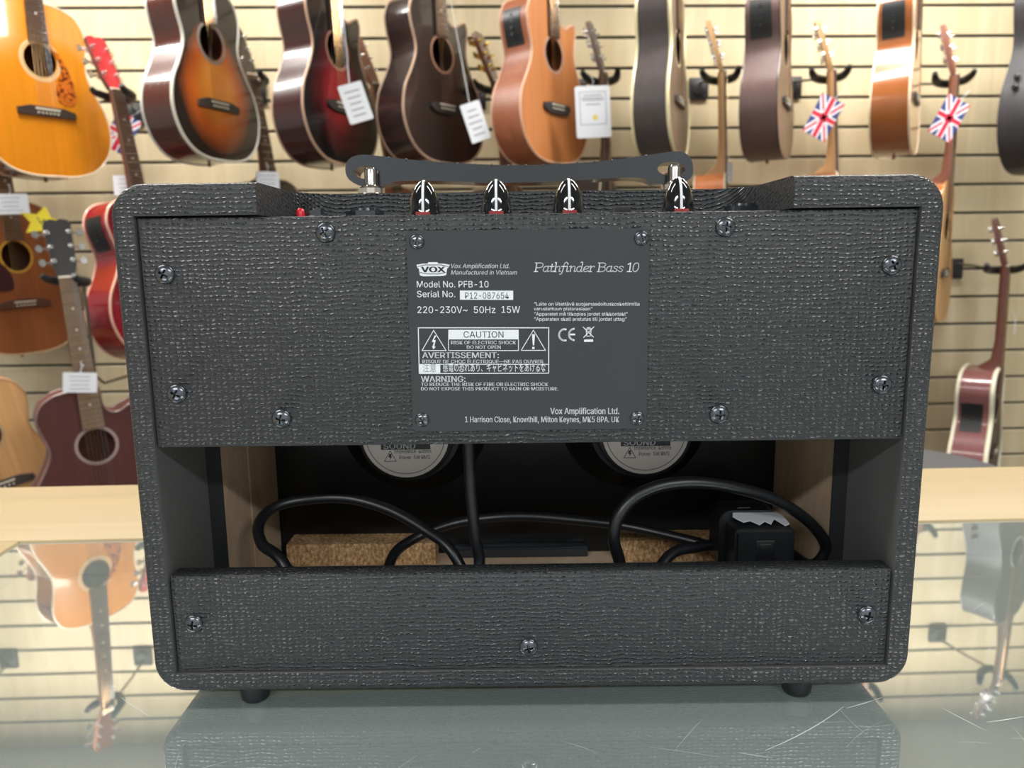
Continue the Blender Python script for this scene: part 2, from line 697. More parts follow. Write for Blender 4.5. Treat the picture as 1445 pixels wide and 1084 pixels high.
def cabinet():
    bm = bmesh.new()
    rr, rings = 0.0040, []
    st = [(rr * (1 - math.sin(PI / 2 * k / 5)), rr * (1 - math.cos(PI / 2 * k / 5))) for k in range(6)]
    for ins, y in st + [(a, DEP - b) for a, b in st[::-1]]:
        rings.append([bm.verts.new((x, y, z)) for x, z in rrect(-HW + ins, HW - ins, HB + ins, HT - ins, 0.0155 - ins, 9)])
    for a, b in zip(rings, rings[1:]):
        for k in range(len(a)):
            bm.faces.new((a[k], a[(k + 1) % len(a)], b[(k + 1) % len(a)], b[k]))
    bm.faces.new(rings[0])
    bm.faces.new(rings[-1][::-1])
    o = obj('cabinet', bm, [M['vinyl'], M['black_paint']], amp, 30)
    bc = box(-IW, IW, -0.01, IY, IZ0, IZ1)
    for f in bc.faces:
        f.material_index = 1
    c1 = obj('c', bc, [M['vinyl'], M['black_paint']], None, 0)
    xl, xr = am(361, 280).x, am(1121, 275).x
    yb, r = 0.074, 0.022
    poly = [(xl, -0.01), (xr, -0.01)]
    for k in range(9):
        a = R(90 * k / 8)
        poly.append((xr - r + r * math.cos(a), yb - r + r * math.sin(a)))
    for k in range(9):
        a = R(90 + 90 * k / 8)
        poly.append((xl + r + r * math.cos(a), yb - r + r * math.sin(a)))
    bn = bmesh.new()
    add_prism(bn, poly, lambda p: Vector((p[0], p[1], 0.2440)), lambda p: Vector((p[0], p[1], 0.3)))
    c2 = obj('c', bn, M['vinyl'], None, 0)
    c1.parent = c2.parent = amp
    boolean(o, [c1, c2])
    me = o.data
    me.shade_smooth()
    me.set_sharp_from_angle(angle=R(30))
    return poly


notch = cabinet()

# screws (dome head with a cross recess)
def screw_mesh(name, rad, hgt):
    bm = bmesh.new()
    nr, ns = 14, 64
    rings = []
    for i in range(nr + 1):
        q = i / nr
        if i == 0:
            rings.append([bm.verts.new((0, -hgt * 0.35, 0))])
            continue
        row = []
        for k in range(ns):
            a = 2 * PI * k / ns
            x, z = rad * q * math.cos(a), rad * q * math.sin(a)
            y = -hgt * math.sqrt(max(1 - 0.97 * q * q, 0.0))
            u, v = abs(x) / rad, abs(z) / rad
            if (u < 0.10 or v < 0.10) and max(u, v) < 0.46:
                y *= 0.25
            row.append(bm.verts.new((x, y, z)))
        rings.append(row)
    row = [bm.verts.new((v.co.x, 0.0004, v.co.z)) for v in rings[-1]]
    rings.append(row)
    for k in range(ns):
        bm.faces.new((rings[0][0], rings[1][k], rings[1][(k + 1) % ns]))
    for a, b in zip(rings[1:], rings[2:]):
        for k in range(ns):
            bm.faces.new((a[k], b[k], b[(k + 1) % ns], a[(k + 1) % ns]))
    return bm


big_screw = obj('screw', screw_mesh('screw', 0.0046, 0.0024), M['screw'], None, 40)
small_screw = obj('screw', screw_mesh('screw', 0.0034, 0.0018), M['screw'], None, 40)
_used = set()


def put_screw(src, p, parent):
    if src.name in _used:
        o = src.copy()
        C.objects.link(o)
    else:
        o = src
        _used.add(src.name)
    o.parent = parent
    o.location = p
    o.rotation_euler = (0, random.uniform(0, PI), 0)


FACE = 0.0006                      # the panels sit just inside the rim
PW = 0.1774
upper = obj('rear_panel', box(-PW, PW, FACE, 0.0115, 0.226 - 0.0894, 0.226 + 0.0179, 0.0007), M['vinyl'], amp)
for q in ((459, 328), (232, 387), (249, 556), (397, 591), (1024, 320), (1259, 374), (1245, 543), (1015, 585)):
    p = am(*q)
    put_screw(big_screw, (p.x, FACE - 0.0001, p.z), upper)
lower = obj('lower_panel', box(-PW, PW, FACE, 0.0115, 0.226 - 0.2055, 0.226 - 0.1543, 0.0009), M['vinyl'], amp)
for q in ((273, 881), (746, 914), (1224, 868)):
    p = am(*q)
    put_screw(big_screw, (p.x, FACE - 0.0001, p.z), lower)

# name plate
PLY = FACE - 0.0011
pc = [am(574, 326.5), am(916, 321.5), am(912.5, 605), am(582, 608)]
px0, px1 = (pc[0].x + pc[3].x) / 2, (pc[1].x + pc[2].x) / 2
pz0, pz1 = (pc[2].z + pc[3].z) / 2, (pc[0].z + pc[1].z) / 2
bm = bmesh.new()
add_prism(bm, rrect(px0, px1, pz0, pz1, 0.002, 4), lambda p: Vector((p[0], PLY, p[1])), lambda p: Vector((p[0], FACE, p[1])))
plate = obj('name_plate', bm, M['plate'], amp, 30)
plate['label'] = 'charcoal plate printed with white maker and warning text'
for q in ((588.5, 341), (905, 336), (596, 592), (899, 590)):
    p = am(*q)
    put_screw(small_screw, (p.x, PLY - 0.0001, p.z), plate)

INK_Y = PLY - 0.00012


def cp(X, Y):
    p = am(570 + X / 3.614, 315 + Y / 3.614)
    return Vector((p.x, 0, p.z))


try:
    FONT = bpy.data.fonts.load(bpy.utils.resource_path('LOCAL') + '/datafiles/fonts/Inter.woff2')
except Exception:
    FONT = None


def text_mesh(body, bold=0.0, shear=0.0):
    cu = bpy.data.curves.new('t', 'FONT')
    cu.body = body
    if FONT and max(map(ord, body)) < 0x2fff:
        cu.font = FONT
    cu.size = 1.0
    cu.shear = shear
    cu.resolution_u = 4
    o = bpy.data.objects.new('t', cu)
    C.objects.link(o)
    bpy.context.view_layer.update()
    dg = bpy.context.evaluated_depsgraph_get()
    me = bpy.data.meshes.new_from_object(o.evaluated_get(dg))
    bpy.data.objects.remove(o, do_unlink=True)
    if bold > 0.009:                    # a heavier cut: the same letters printed again a hair to either side
        bm = bmesh.new()
        for k in (-1, 0, 1):
            n0 = len(bm.verts)
            bm.from_mesh(me)
            bm.verts.ensure_lookup_table()
            for v in bm.verts[n0:]:
                v.co.x += k * bold * 0.75
        bm.to_mesh(me)
        bm.free()
    return me


_h = text_mesh('H')
CAP = max(v.co.y for v in _h.vertices)


def text(body, x0, x1, ytop, ybase, mt='ink', bold=0.0, shear=0.0, parent=None, conv=cp, y=None, yy=1.0, name='lettering'):
    me = text_mesh(body, bold, shear)
    xs = [v.co.x for v in me.vertices]
    if not xs:
        return
    a, b = min(xs), max(xs)
    P0, P1 = conv(x0, ybase), conv(x1, ybase)
    top = conv(x0, ytop)
    ch = (top.z - P0.z) * yy
    for v in me.vertices:
        s = (v.co.x - a) / (b - a)
        q = P0 + (P1 - P0) * s
        v.co = (q.x, INK_Y if y is None else y, q.z + v.co.y / CAP * ch)
    me.materials.append(M[mt])
    me.name = name
    o = bpy.data.objects.new(name, me)
    C.objects.link(o)
    o.parent = parent or plate
    return o


def flat(polys, mt, name, parent=None, conv=cp, y=None, holes=None):
    bm = bmesh.new()
    for poly in polys:
        bm.faces.new([bm.verts.new((lambda q: (q.x, INK_Y if y is None else y, q.z))(conv(*p))) for p in poly])
    return obj(name, bm, M[mt], parent or plate, 0)


def line_quads(pts, w, closed=False):
    out = []
    n = len(pts)
    for i in range(n if closed else n - 1):
        (x0, y0), (x1, y1) = pts[i], pts[(i + 1) % n]
        L = math.hypot(x1 - x0, y1 - y0) or 1
        dx, dy = (x1 - x0) / L * w / 2, (y1 - y0) / L * w / 2
        out.append([(x0 - dx + dy, y0 - dy - dx), (x1 + dx + dy, y1 + dy - dx), (x1 + dx - dy, y1 + dy + dx), (x0 - dx - dy, y0 - dy + dx)])
    return out


text('Vox Amplification Ltd.', 241, 538, 207, 229, bold=0.012, shear=0.2)
text('Manufactured in Vietnam', 240, 577, 240, 262, bold=0.012, shear=0.2)
text('Model No. PFB-10', 67, 432, 295, 327, bold=0.004)
text('Serial No.', 68, 262, 345, 377, bold=0.004)
flat([[(286, 343), (557, 344), (557, 391), (286, 390)]], 'ink', 'serial_label')
text('P12-087654', 313, 535, 353, 385, 'ink_dark', y=INK_Y - 0.0001)
text('220-230V~', 70, 325, 424, 458, bold=0.004)
text('50Hz', 357, 467, 424, 458, bold=0.004)
text('15W', 498, 592, 423, 457, bold=0.004)
text('\u201dLaite on liitett\u00e4v\u00e4 suojamaadoituskoskettimilla', 664, 1200, 403, 420, bold=0.008)
text('varustettuun pistorasiaan\u201d', 662, 960, 428, 444, bold=0.008)
text('\u201dApparatet m\u00e5 tilkoples jordet stikkontakt\u201d', 664, 1140, 454, 471, bold=0.008)
text('\u201dApparaten skall anslutas till jordat uttag\u201d', 664, 1135, 480, 497, bold=0.008)
# caution box
q = line_quads([(74, 533), (738, 533), (738, 764), (79, 766)], 4.5, True)
q += line_quads([(228, 592), (228, 649), (584, 649), (584, 592)], 3.5)
q += line_quads([(78, 719), (738, 719)], 3.5)
q += line_quads([(152, 546), (93, 649), (216, 649)], 3.5, True)
q += line_quads([(660, 545), (598, 648), (722, 648)], 3.5, True)
q += [[(227, 543), (585, 543), (585, 592), (227, 592)]]
q += [[(80, 720), (186, 720), (186, 765), (80, 765)]]
q += [[(158, 572), (143, 604), (153, 606), (146, 632), (154, 632), (163, 596), (153, 595), (166, 574)], [(143, 628), (163, 628), (152, 643)]]
q += [[(653, 566), (668, 566), (664, 622), (657, 622)], [(654, 630), (666, 630), (666, 641), (654, 641)]]
flat(q, 'ink', 'warning_symbol')
text('CAUTION', 305, 508, 551, 583, 'ink_dark', bold=-0.004, y=INK_Y - 0.0001)
text('RISK OF ELECTRIC SHOCK', 241, 572, 599, 617, bold=0.022)
text('DO NOT OPEN', 321, 494, 623, 640, bold=0.022)
text('AVERTISSEMENT:', 94, 485, 658, 687, bold=0.022)
text('RISQUE DE CHOC \u00c9LECTRIQUE\u2014NE PAS OUVRIR.', 95, 716, 696, 713, bold=0.02)
text('\u6ce8\u610f', 97, 165, 730, 755, 'ink_grey', y=INK_Y - 0.0001)
text('\u611f\u96fb\u306e\u6050\u308c\u3042\u308a\u3001\u30ad\u30e3\u30d3\u30cd\u30c3\u30c8\u3092\u3042\u3051\u308b\u306a', 200, 722, 729, 754, bold=0.006)
text('WARNING:', 88, 315, 779, 808, bold=0.022)
text('TO REDUCE THE RISK OF FIRE OR ELECTRIC SHOCK', 88, 736, 812, 829, bold=0.02)
text('DO NOT EXPOSE THIS PRODUCT TO RAIN OR MOISTURE.', 88, 788, 835, 852, bold=0.02)
text('Vox Amplification Ltd.', 746, 1097, 941, 972, bold=0.022)
text('1 Harrison Close, Knowlhill, Milton Keynes, MK5 8PA. UK', 312, 1097, 985, 1014, bold=0.018)


# CE mark and crossed bin
def arc(cx, cy, r, a0, a1, n=14):
    return [(cx + r * math.cos(R(a0 + (a1 - a0) * i / n)), cy + r * math.sin(R(a0 + (a1 - a0) * i / n))) for i in range(n + 1)]


q = line_quads(arc(820, 569, 29, 100, 260) + [], 9) + line_quads([(819, 540.5), (824, 541)], 9) + line_quads([(819, 597.5), (824, 597)], 9)
q += line_quads(arc(870, 567, 29, 100, 260), 9) + line_quads([(841, 567), (868, 567)], 9)
flat(q, 'ink', 'conformity_mark')
q = line_quads([(924, 540), (958, 538)], 5) + line_quads([(928, 541), (932, 576), (951, 575), (955, 540)], 3.5) + line_quads([(914, 530), (966, 580)], 4) + line_quads([(968, 528), (916, 582)], 4)
q += line_quads([(935, 533), (948, 532)], 4) + [[(918, 593), (964, 592), (964, 604), (918, 605)]]
flat(q, 'ink', 'bin_mark')

# maker's badge: a crown like panel with dark letters
badge = [(65, 212), (98, 206), (122, 206), (125, 199), (172, 199), (175, 206), (202, 206), (234, 212), (228, 226), (221, 230), (216, 264), (200, 269), (100, 271), (82, 266), (77, 232), (70, 228)]
flat([badge], 'ink', 'badge')
hole = [(82, 222), (110, 216), (185, 216), (218, 222), (213, 243), (180, 250), (116, 251), (87, 245)]
bo = flat(line_quads([(72, 221), (105, 213), (190, 213), (226, 221)], 3.5) + line_quads([(84, 251), (118, 259), (178, 259), (212, 251)], 3.5), 'ink_dark', 'badge_line', y=INK_Y - 0.0001)
text('VOX', 88, 212, 222, 250, 'ink_dark', bold=0.05, y=INK_Y - 0.00012)

# italic slab lettering, drawn with strokes (x, y in units of the cap height)
GL = {
    'P': (0.66, [[(0.1, 0), (0.1, 1)], [(0, 0), (0.26, 0)], [(0, 1), (0.38, 1), (0.56, 0.92), (0.62, 0.74), (0.54, 0.54), (0.36, 0.46), (0.1, 0.46)]]),
    'a': (0.52, [[(0.38, 0.56), (0.24, 0.62), (0.08, 0.5), (0.03, 0.26), (0.08, 0.05), (0.2, 0), (0.33, 0.12), (0.39, 0.36)], [(0.40, 0.64), (0.37, 0.12), (0.41, 0), (0.5, 0.05)]]),
    't': (0.36, [[(0.15, 0.86), (0.12, 0.14), (0.18, 0), (0.32, 0.07)], [(0, 0.6), (0.3, 0.6)]]),
    'h': (0.55, [[(0.08, 0), (0.1, 1.05)], [(0, 1.05), (0.1, 1.05)], [(0.09, 0.36), (0.2, 0.56), (0.34, 0.62), (0.42, 0.5), (0.40, 0.1), (0.44, 0), (0.53, 0.05)], [(0.0, 0), (0.16, 0)]]),
    'f': (0.34, [[(0.42, 1.0), (0.32, 1.08), (0.22, 0.98), (0.17, 0.7), (0.12, 0.0), (0.06, -0.24), (-0.06, -0.3)], [(0.02, 0.6), (0.34, 0.6)]]),
    'i': (0.3, [[(0.02, 0.58), (0.11, 0.62), (0.11, 0.1), (0.15, 0), (0.26, 0.06)], [(0.12, 0.86), (0.13, 0.9)]]),
    'n': (0.55, [[(0.0, 0.58), (0.1, 0.62), (0.09, 0)], [(0.09, 0.36), (0.2, 0.56), (0.34, 0.62), (0.42, 0.5), (0.40, 0.1), (0.44, 0), (0.53, 0.05)]]),
    'd': (0.54, [[(0.38, 0.54), (0.24, 0.62), (0.08, 0.5), (0.03, 0.26), (0.08, 0.05), (0.2, 0), (0.33, 0.12), (0.39, 0.36)], [(0.28, 1.05), (0.41, 1.05), (0.38, 0.12), (0.42, 0), (0.5, 0.05)]]),
    'e': (0.46, [[(0.04, 0.28), (0.26, 0.32), (0.38, 0.46), (0.34, 0.6), (0.22, 0.62), (0.08, 0.48), (0.03, 0.24), (0.1, 0.04), (0.22, 0), (0.38, 0.1)]]),
    'r': (0.4, [[(0.0, 0.58), (0.1, 0.62), (0.09, 0)], [(0.09, 0.36), (0.2, 0.56), (0.32, 0.63), (0.38, 0.56)], [(0, 0), (0.2, 0)]]),
    ' ': (0.26, []),
    'B': (0.68, [[(0.1, 0), (0.1, 1)], [(0, 1), (0.36, 1), (0.54, 0.92), (0.56, 0.74), (0.48, 0.58), (0.34, 0.54), (0.1, 0.54)], [(0.34, 0.54), (0.54, 0.46), (0.6, 0.28), (0.52, 0.08), (0.34, 0), (0, 0)]]),
    's': (0.42, [[(0.36, 0.5), (0.3, 0.6), (0.18, 0.62), (0.08, 0.54), (0.1, 0.42), (0.28, 0.28), (0.33, 0.14), (0.26, 0.02), (0.12, 0), (0.02, 0.12)]]),
    '1': (0.42, [[(0.04, 0.84), (0.22, 1.0), (0.22, 0)], [(0.06, 0), (0.38, 0)]]),
    '0': (0.56, [[(0.28, 1), (0.12, 0.9), (0.05, 0.6), (0.07, 0.2), (0.2, 0), (0.36, 0.08), (0.46, 0.4), (0.45, 0.78), (0.38, 0.96), (0.28, 1)]]),
}


def slab_text(s, x0, x1, ytop, ybase, w=0.105):
    tot = sum(GL[c][0] for c in s)
    sx = (x1 - x0) / tot
    sy = ybase - ytop
    quads = []
    cx = 0
    for c in s:
        wd, strokes = GL[c]
        for st in strokes:
            pts3 = st if len(st) < 3 else [(p.x, p.y) for p in catmull([(a, b, 0) for a, b in st], 4)]
            if len(st) == 3 and c in '1':
                pts3 = st
            pp = [(x0 + (cx + a) * sx + b * sy * 0.16, ybase - b * sy) for a, b in pts3]
            quads += line_quads(pp, w * sy)
        cx += wd
    flat(quads, 'ink', 'lettering')


slab_text('Pathfinder Bass 10', 664, 1198, 203, 247)

# control deck in the top recess
xs_ = [p[0] for p in notch]
bm = bmesh.new()
add_box(bm, min(xs_) + 0.001, max(xs_) - 0.001, 0.0118, 0.0735, 0.2405, 0.2435)
deck = obj('control_deck', bm, M['baffle'], amp, 0)


def deck_pt(px, py, y):
    p = am(px, py, y)
    return p.x


KZ = 0.2435


def make_knob(x, y):
    bm = bmesh.new()
    prof = [(0.0082, 0), (0.0084, 0.0012), (0.0079, 0.0022), (0.0076, 0.005), (0.0070, 0.0088), (0.0060, 0.0126), (0.0045, 0.0156), (0.0027, 0.0176), (0.0011, 0.0184), (0, 0.0185)]
    add_lathe(bm, prof, 40)
    k = obj('knob', bm, M['knob_black'], amp, 50, (x, y, KZ))
    # white pointer ridge from the foot to the tip, towards the back of the amplifier
    bm = bmesh.new()
    pts = [(r + 0.0002, h) for r, h in prof[1:-1]] + [(-0.0005, 0.0189)]
    w = 0.00062
    L, Q, I = [], [], []
    for r, h in pts:
        L.append([bm.verts.new((-w, -r, h)), bm.verts.new((w, -r, h)), bm.verts.new((w, -r + 0.0012, h - 0.0006)), bm.verts.new((-w, -r + 0.0012, h - 0.0006))])
    for a, b in zip(L, L[1:]):
        for i in range(4):
            bm.faces.new((a[i], a[(i + 1) % 4], b[(i + 1) % 4], b[i]))
    bm.faces.new(L[0])
    bm.faces.new(L[-1][::-1])
    pt = obj('pointer', bm, M['ink'], k, 0)
    pt['label'] = 'white pointer line'
    bm = bmesh.new()
    add_box(bm, -0.0035, 0.0035, -0.0092, -0.008, 0.0, 0.003, 0.0003)
    pr = obj('scale_mark', bm, M['red_print'], k, 0)
    pr['label'] = 'red mark at the knob foot'


KY = 0.034
for px, py in ((599, 290), (700.5, 290), (802, 289), (957, 287)):
    make_knob(am(px, py, KY).x, KY)

# red lamp and switch
bm = bmesh.new()
add_lathe(bm, [(0.0021, 0), (0.0021, 0.003), (0.0016, 0.0044), (0.0008, 0.005), (0, 0.0051)], 16)
lp = obj('indicator_lamp', bm, M['red'], amp, 50, (am(424, 300, 0.03).x, 0.03, KZ + 0.0008))
lp['label'] = 'small red lamp'
bm = bmesh.new()
add_box(bm, -0.006, 0.006, -0.004, 0.004, 0, 0.0025, 0.0004)
add_prism(bm, [(-0.004, 0.002), (0.0045, 0.002), (0.005, 0.0062), (0.002, 0.0058), (-0.0035, 0.0036)], lambda p: Vector((p[0], -0.003, p[1])), lambda p: Vector((p[0], 0.003, p[1])))
obj('power_switch', bm, M['gloss_black'], amp, 30, (am(441, 300, 0.038).x, 0.038, KZ))
for px, py, y in ((515, 297, 0.04), (1046, 291, 0.04)):
    bm = bmesh.new()
    hexa = [(0.0098 * math.cos(PI / 3 * k + 0.2), 0.0098 * math.sin(PI / 3 * k + 0.2)) for k in range(6)]
    add_prism(bm, hexa, lambda p: Vector((p[0], p[1], 0)), lambda p: Vector((p[0] * 0.96, p[1] * 0.96, 0.0045)))
    add_lathe(bm, [(0.0075, 0.004), (0.0072, 0.0058), (0.0045, 0.0058), (0.0045, 0.003)], 24, cap=False)
    obj('jack_socket', bm, M['gloss_black'], amp, 30, (am(px, py, y).x, y, KZ))
obj('slide_switch', box(-0.004, 0.004, -0.003, 0.003, 0, 0.0052, 0.0003), M['edge_black'], amp, 30, (am(878, 294, 0.045).x, 0.045, KZ))

# handle with two chrome posts
HY = 0.118


def hp(px, py):
    p = am(px, py, HY)
    return (p.x, p.z)


top_l = [(493, 245), (494, 234), (500, 226), (512, 222), (526, 222), (553, 225), (600, 230), (660, 234), (720, 236), (780, 235), (840, 231), (890, 225), (930, 219), (950, 217), (962, 220), (970, 229), (972, 241)]
bot_l = [(971, 250), (964, 257), (948, 260), (925, 261), (908, 255), (880, 253), (830, 256), (780, 259), (730, 260), (680, 260), (620, 258), (570, 258), (548, 262), (530, 266), (512, 264), (498, 256)]
outer = [(p.x, p.y) for p in catmull([hp(*q) + (0,) for q in top_l + bot_l], 4, True)]


def slot_loop(cx, cy, rx, ry):
    return [hp(cx + rx * math.cos(2 * PI * k / 20), cy + ry * math.sin(2 * PI * k / 20)) for k in range(20)]


holes = [slot_loop(521, 246, 17, 9), slot_loop(942, 241, 19, 9.5)]
bm = bmesh.new()
hw = 0.011
loops = [outer] + holes
es = []
allv = []
for lp_ in loops:
    vs = [bm.verts.new((x, -hw, z)) for x, z in lp_]
    allv += vs
    es += [bm.edges.new((vs[i], vs[(i + 1) % len(vs)])) for i in range(len(vs))]
bmesh.ops.triangle_fill(bm, use_beauty=True, edges=es)
r = bmesh.ops.extrude_face_region(bm, geom=bm.faces[:])
for v in [g for g in r['geom'] if isinstance(g, bmesh.types.BMVert)]:
    v.co.y = hw
ed = [e for e in bm.edges if len(e.link_faces) == 2 and e.calc_face_angle(0) > 1.2]
bmesh.ops.bevel(bm, geom=ed, offset=0.0013, segments=3, affect='EDGES', profile=0.5)
handle = obj('handle', bm, M['gloss_black'], amp, 40, (0, HY, 0))
# moulded ribs across the top of the strap
bm = bmesh.new()
for k in range(16):
    px = 553 + k * 23.6
    ty = 0
    tl = top_l
    for (a, b), (c, d) in zip(tl, tl[1:]):
        if a <= px <= c:
            ty = b + (d - b) * (px - a) / (c - a)
    x, z = hp(px, ty)
    add_box(bm, x - 0.0006, x + 0.0006, -hw - 0.0001, hw + 0.0001, z - 0.0014, z + 0.0004, 0.0002)
rb = obj('grip_ribs', bm, M['gloss_black'], handle, 30)
rb['label'] = 'low ribs across the strap top'
for px, py in ((530, 250), (944, 246)):
    x = am(px, py, HY).x
    bm = bmesh.new()
    z0 = HT - 0.0004
    zt = am(px, py - 14, HY - 0.013).z - z0
    add_lathe(bm, [(0.0090, 0), (0.0090, 0.0016), (0.0078, 0.0024), (0.0078, 0.0052), (0.0066, 0.0064), (0.0042, 0.0066), (0.0038, 0.0075), (0.0038, zt - 0.0025), (0.0032, zt - 0.0008), (0.0018, zt), (0, zt)], 28)
    o = obj('handle_post', bm, M['nickel'], amp, 40, (x, HY - 0.0155, z0))
    o['label'] = 'chrome post'
    bm = bmesh.new()
    add_lathe(bm, [(0.003, 0), (0.003, 0.026)], 16, Matrix.Translation((0, 0.001, zt - 0.005)) @ Matrix.Rotation(-PI / 2, 4, 'X'))
    obj('cross_pin', bm, M['nickel'], o, 40)

# feet
for px, y in ((350, 0.0108), (1135, 0.0108), (372, 0.148), (1112, 0.148)):
    bm = bmesh.new()
    add_lathe(bm, [(0.0065, 0), (0.0072, 0.0012), (0.0082, HB + 0.0004)], 24)
    x = am(px, 980, 0.0).x
    obj('rubber_foot', bm, M['rubber'], amp, 40, (x, y, 0.0004))

# inside: baffle, liners, battens, speakers
obj('baffle', box(-IW, IW, IY - 0.006, IY + 0.0005, IZ0, IZ1 - 0.012), M['baffle'], amp, 0)
xa = am(292, 660, 0.058).x
xb = am(312, 660, 0.058).x
xa2 = am(1203, 660, 0.058).x
xb2 = am(1176, 660, 0.058).x
for s, a, b, nm in ((-1, -IW, xb, 'l'), (1, xb2, IW, 'r')):
    bm = bmesh.new()
    add_box(bm, a, b, 0.0588, 0.100, IZ0, 0.240)
    obj('side_liner', bm, M['mdf'], amp, 0)
    bm = bmesh.new()
    add_box(bm, a, b + (0.0006 if s < 0 else 0), 0.1003, IY - 0.006, IZ0, 0.240)
    obj('side_liner', bm, M['mdf'], amp, 0)
    bm = bmesh.new()
    add_box(bm, a, b, 0.058, 0.0588, IZ0, 0.240)
    o = obj('liner_edge', bm, M['edge_black'], amp, 0)
# floor board inside and battens at the foot of the baffle
obj('floor_liner', box(-0.1560, 0.1560, 0.0130, IY - 0.006, IZ0, IZ0 + 0.0012), M['mdf'], amp, 0)
for a, b in ((408, 616), (872, 1068)):
    x0, x1 = am(a, 760, 0.14).x, am(b, 760, 0.14).x
    o = obj('batten', box(x0, x1, 0.132, IY - 0.006, IZ0 + 0.0012, IZ0 + 0.0162, 0.0006), M['chip'], amp, 0)
# black bracket strip between the battens
obj('bracket', box(am(640, 770, 0.14).x, am(830, 770, 0.14).x, 0.142, IY - 0.006, IZ0 + 0.0012, IZ0 + 0.0085, 0.0008), M['gloss_black'], amp, 30)

SPY = 0.1035
for cx, cy in ((572, 614), (911, 609)):
    p = am(cx, cy, SPY)
    root = obj('speaker', (lambda b: (add_lathe(b, [(0.050, 0), (0.050, 0.002), (0.044, 0.008), (0.030, 0.028), (0.033, 0.034), (0.0285, 0.034)], 40, Matrix.Translation((0, IY - 0.006 - SPY, 0)) @ Matrix.Rotation(PI / 2, 4, 'X')), b)[1])(bmesh.new()), M['baffle'], amp, 40, (p.x, SPY, p.z))
    bm = bmesh.new()
    add_lathe(bm, [(0.0292, -0.015), (0.0296, -0.004), (0.0292, -0.0006), (0.028, 0), (0, 0)], 48, Matrix.Rotation(PI / 2, 4, 'X'))
    mg = obj('magnet', bm, M['rubber'], root, 40)
    bm = bmesh.new()
    add_lathe(bm, [(0.0268, 0.0), (0.0268, 0.0005), (0.0262, 0.0008), (0, 0.0008)], 48, Matrix.Rotation(PI / 2, 4, 'X'))
    lb = obj('speaker_label', bm, M['label_metal'], root, 40)
    lb['label'] = 'round silver label with black print'
    ring = [(0.0243 * math.cos(2 * PI * k / 60), 0.0243 * math.sin(2 * PI * k / 60)) for k in range(60)]
    cv = lambda X, Y, p=p: Vector((X, 0, Y))
    yk = -0.00092
    # printed ring, triangle and words (local to the speaker)
    bm = bmesh.new()
    for poly in line_quads(ring, 0.0004, True) + line_quads([(-0.0133, -0.0163), (-0.0060, -0.0163), (-0.0096, -0.0098)], 0.0004, True) + [[(-0.0103, -0.0116), (-0.0086, -0.0116), (-0.0092, -0.0131), (-0.0084, -0.0131), (-0.0100, -0.0155), (-0.0097, -0.0138), (-0.0107, -0.0138)]] + [[(-0.0152, -0.0090), (0.0152, -0.0090), (0.0152, -0.0030), (-0.0152, -0.0030)]]:
        bm.faces.new([bm.verts.new((a, yk, b)) for a, b in poly])
    obj('printed_mark', bm, M['ink_dark'], root, 0)
    dz = -0.0112
    text('Impedance  4ohms', -0.0072, 0.0158, dz + 0.0024, dz, 'ink_dark', bold=0.01, parent=root, conv=cv, y=yk)
    text('Power  5W RMS', -0.0040, 0.0148, dz - 0.0015, dz - 0.0039, 'ink_dark', bold=0.01, parent=root, conv=cv, y=yk)
    text('SOUND', -0.0135, 0.0060, -0.0050, -0.0084, 'ink', bold=0.02, parent=root, conv=cv, y=yk - 0.0001)

# power cable: one lead from the chassis, looped on the floor, ending in its plug
def ap(px, py, y):
    p = am(px, py, y)
    return (p.x, y, p.z)


FZ = IZ0 + 0.0046
path = [ap(660, 600, 0.050), ap(662, 640, 0.049), ap(665, 700, 0.048), ap(671, 760, 0.046), ap(676, 800, 0.044)]
path += [(ap(660, 800, 0.06)[0], 0.035, 0.040), (ap(560, 800, 0.06)[0], 0.022, FZ), (ap(460, 800, 0.05)[0], 0.024, FZ + 0.006)]
path += [ap(400, 795, 0.036), ap(370, 768, 0.050), ap(366, 738, 0.064), ap(392, 714, 0.078), ap(440, 704, 0.086), ap(495, 704, 0.086), ap(550, 720, 0.080), ap(600, 748, 0.070), ap(637, 778, 0.060)]
path += [(ap(670, 800, 0.055)[0], 0.050, 0.036), (ap(690, 800, 0.05)[0], 0.030, FZ), (ap(620, 800, 0.05)[0], 0.022, FZ + 0.009), (ap(550, 800, 0.06)[0], 0.050, FZ + 0.009)]
path += [ap(553, 788, 0.088), ap(585, 760, 0.104), ap(635, 740, 0.113), ap(690, 731, 0.120), ap(745, 729, 0.122), ap(810, 734, 0.120), ap(880, 742, 0.115), ap(950, 757, 0.104), ap(1000, 770, 0.094), ap(1018, 776, 0.086)]
cab_pts = catmull(path, 8)
bm = bmesh.new()
add_tube(bm, cab_pts, 0.0032, 14)
path2 = [ap(1016, 768, 0.084), ap(985, 772, 0.080), ap(945, 784, 0.070), (ap(905, 800, 0.05)[0], 0.050, 0.034), (ap(880, 805, 0.04)[0], 0.036, 0.046)]
path2 += [ap(874, 792, 0.034), ap(866, 760, 0.030), ap(873, 728, 0.030), ap(897, 701, 0.032), ap(935, 685, 0.034), ap(985, 681, 0.037), ap(1040, 689, 0.042), ap(1095, 706, 0.049), ap(1140, 735, 0.056), ap(1165, 768, 0.060), ap(1158, 790, 0.062), ap(1140, 797, 0.066), ap(1115, 780, 0.080)]
add_tube(bm, catmull(path2, 8), 0.0033, 14)
cable = obj('power_cable', bm, M['cable'], amp, 60)
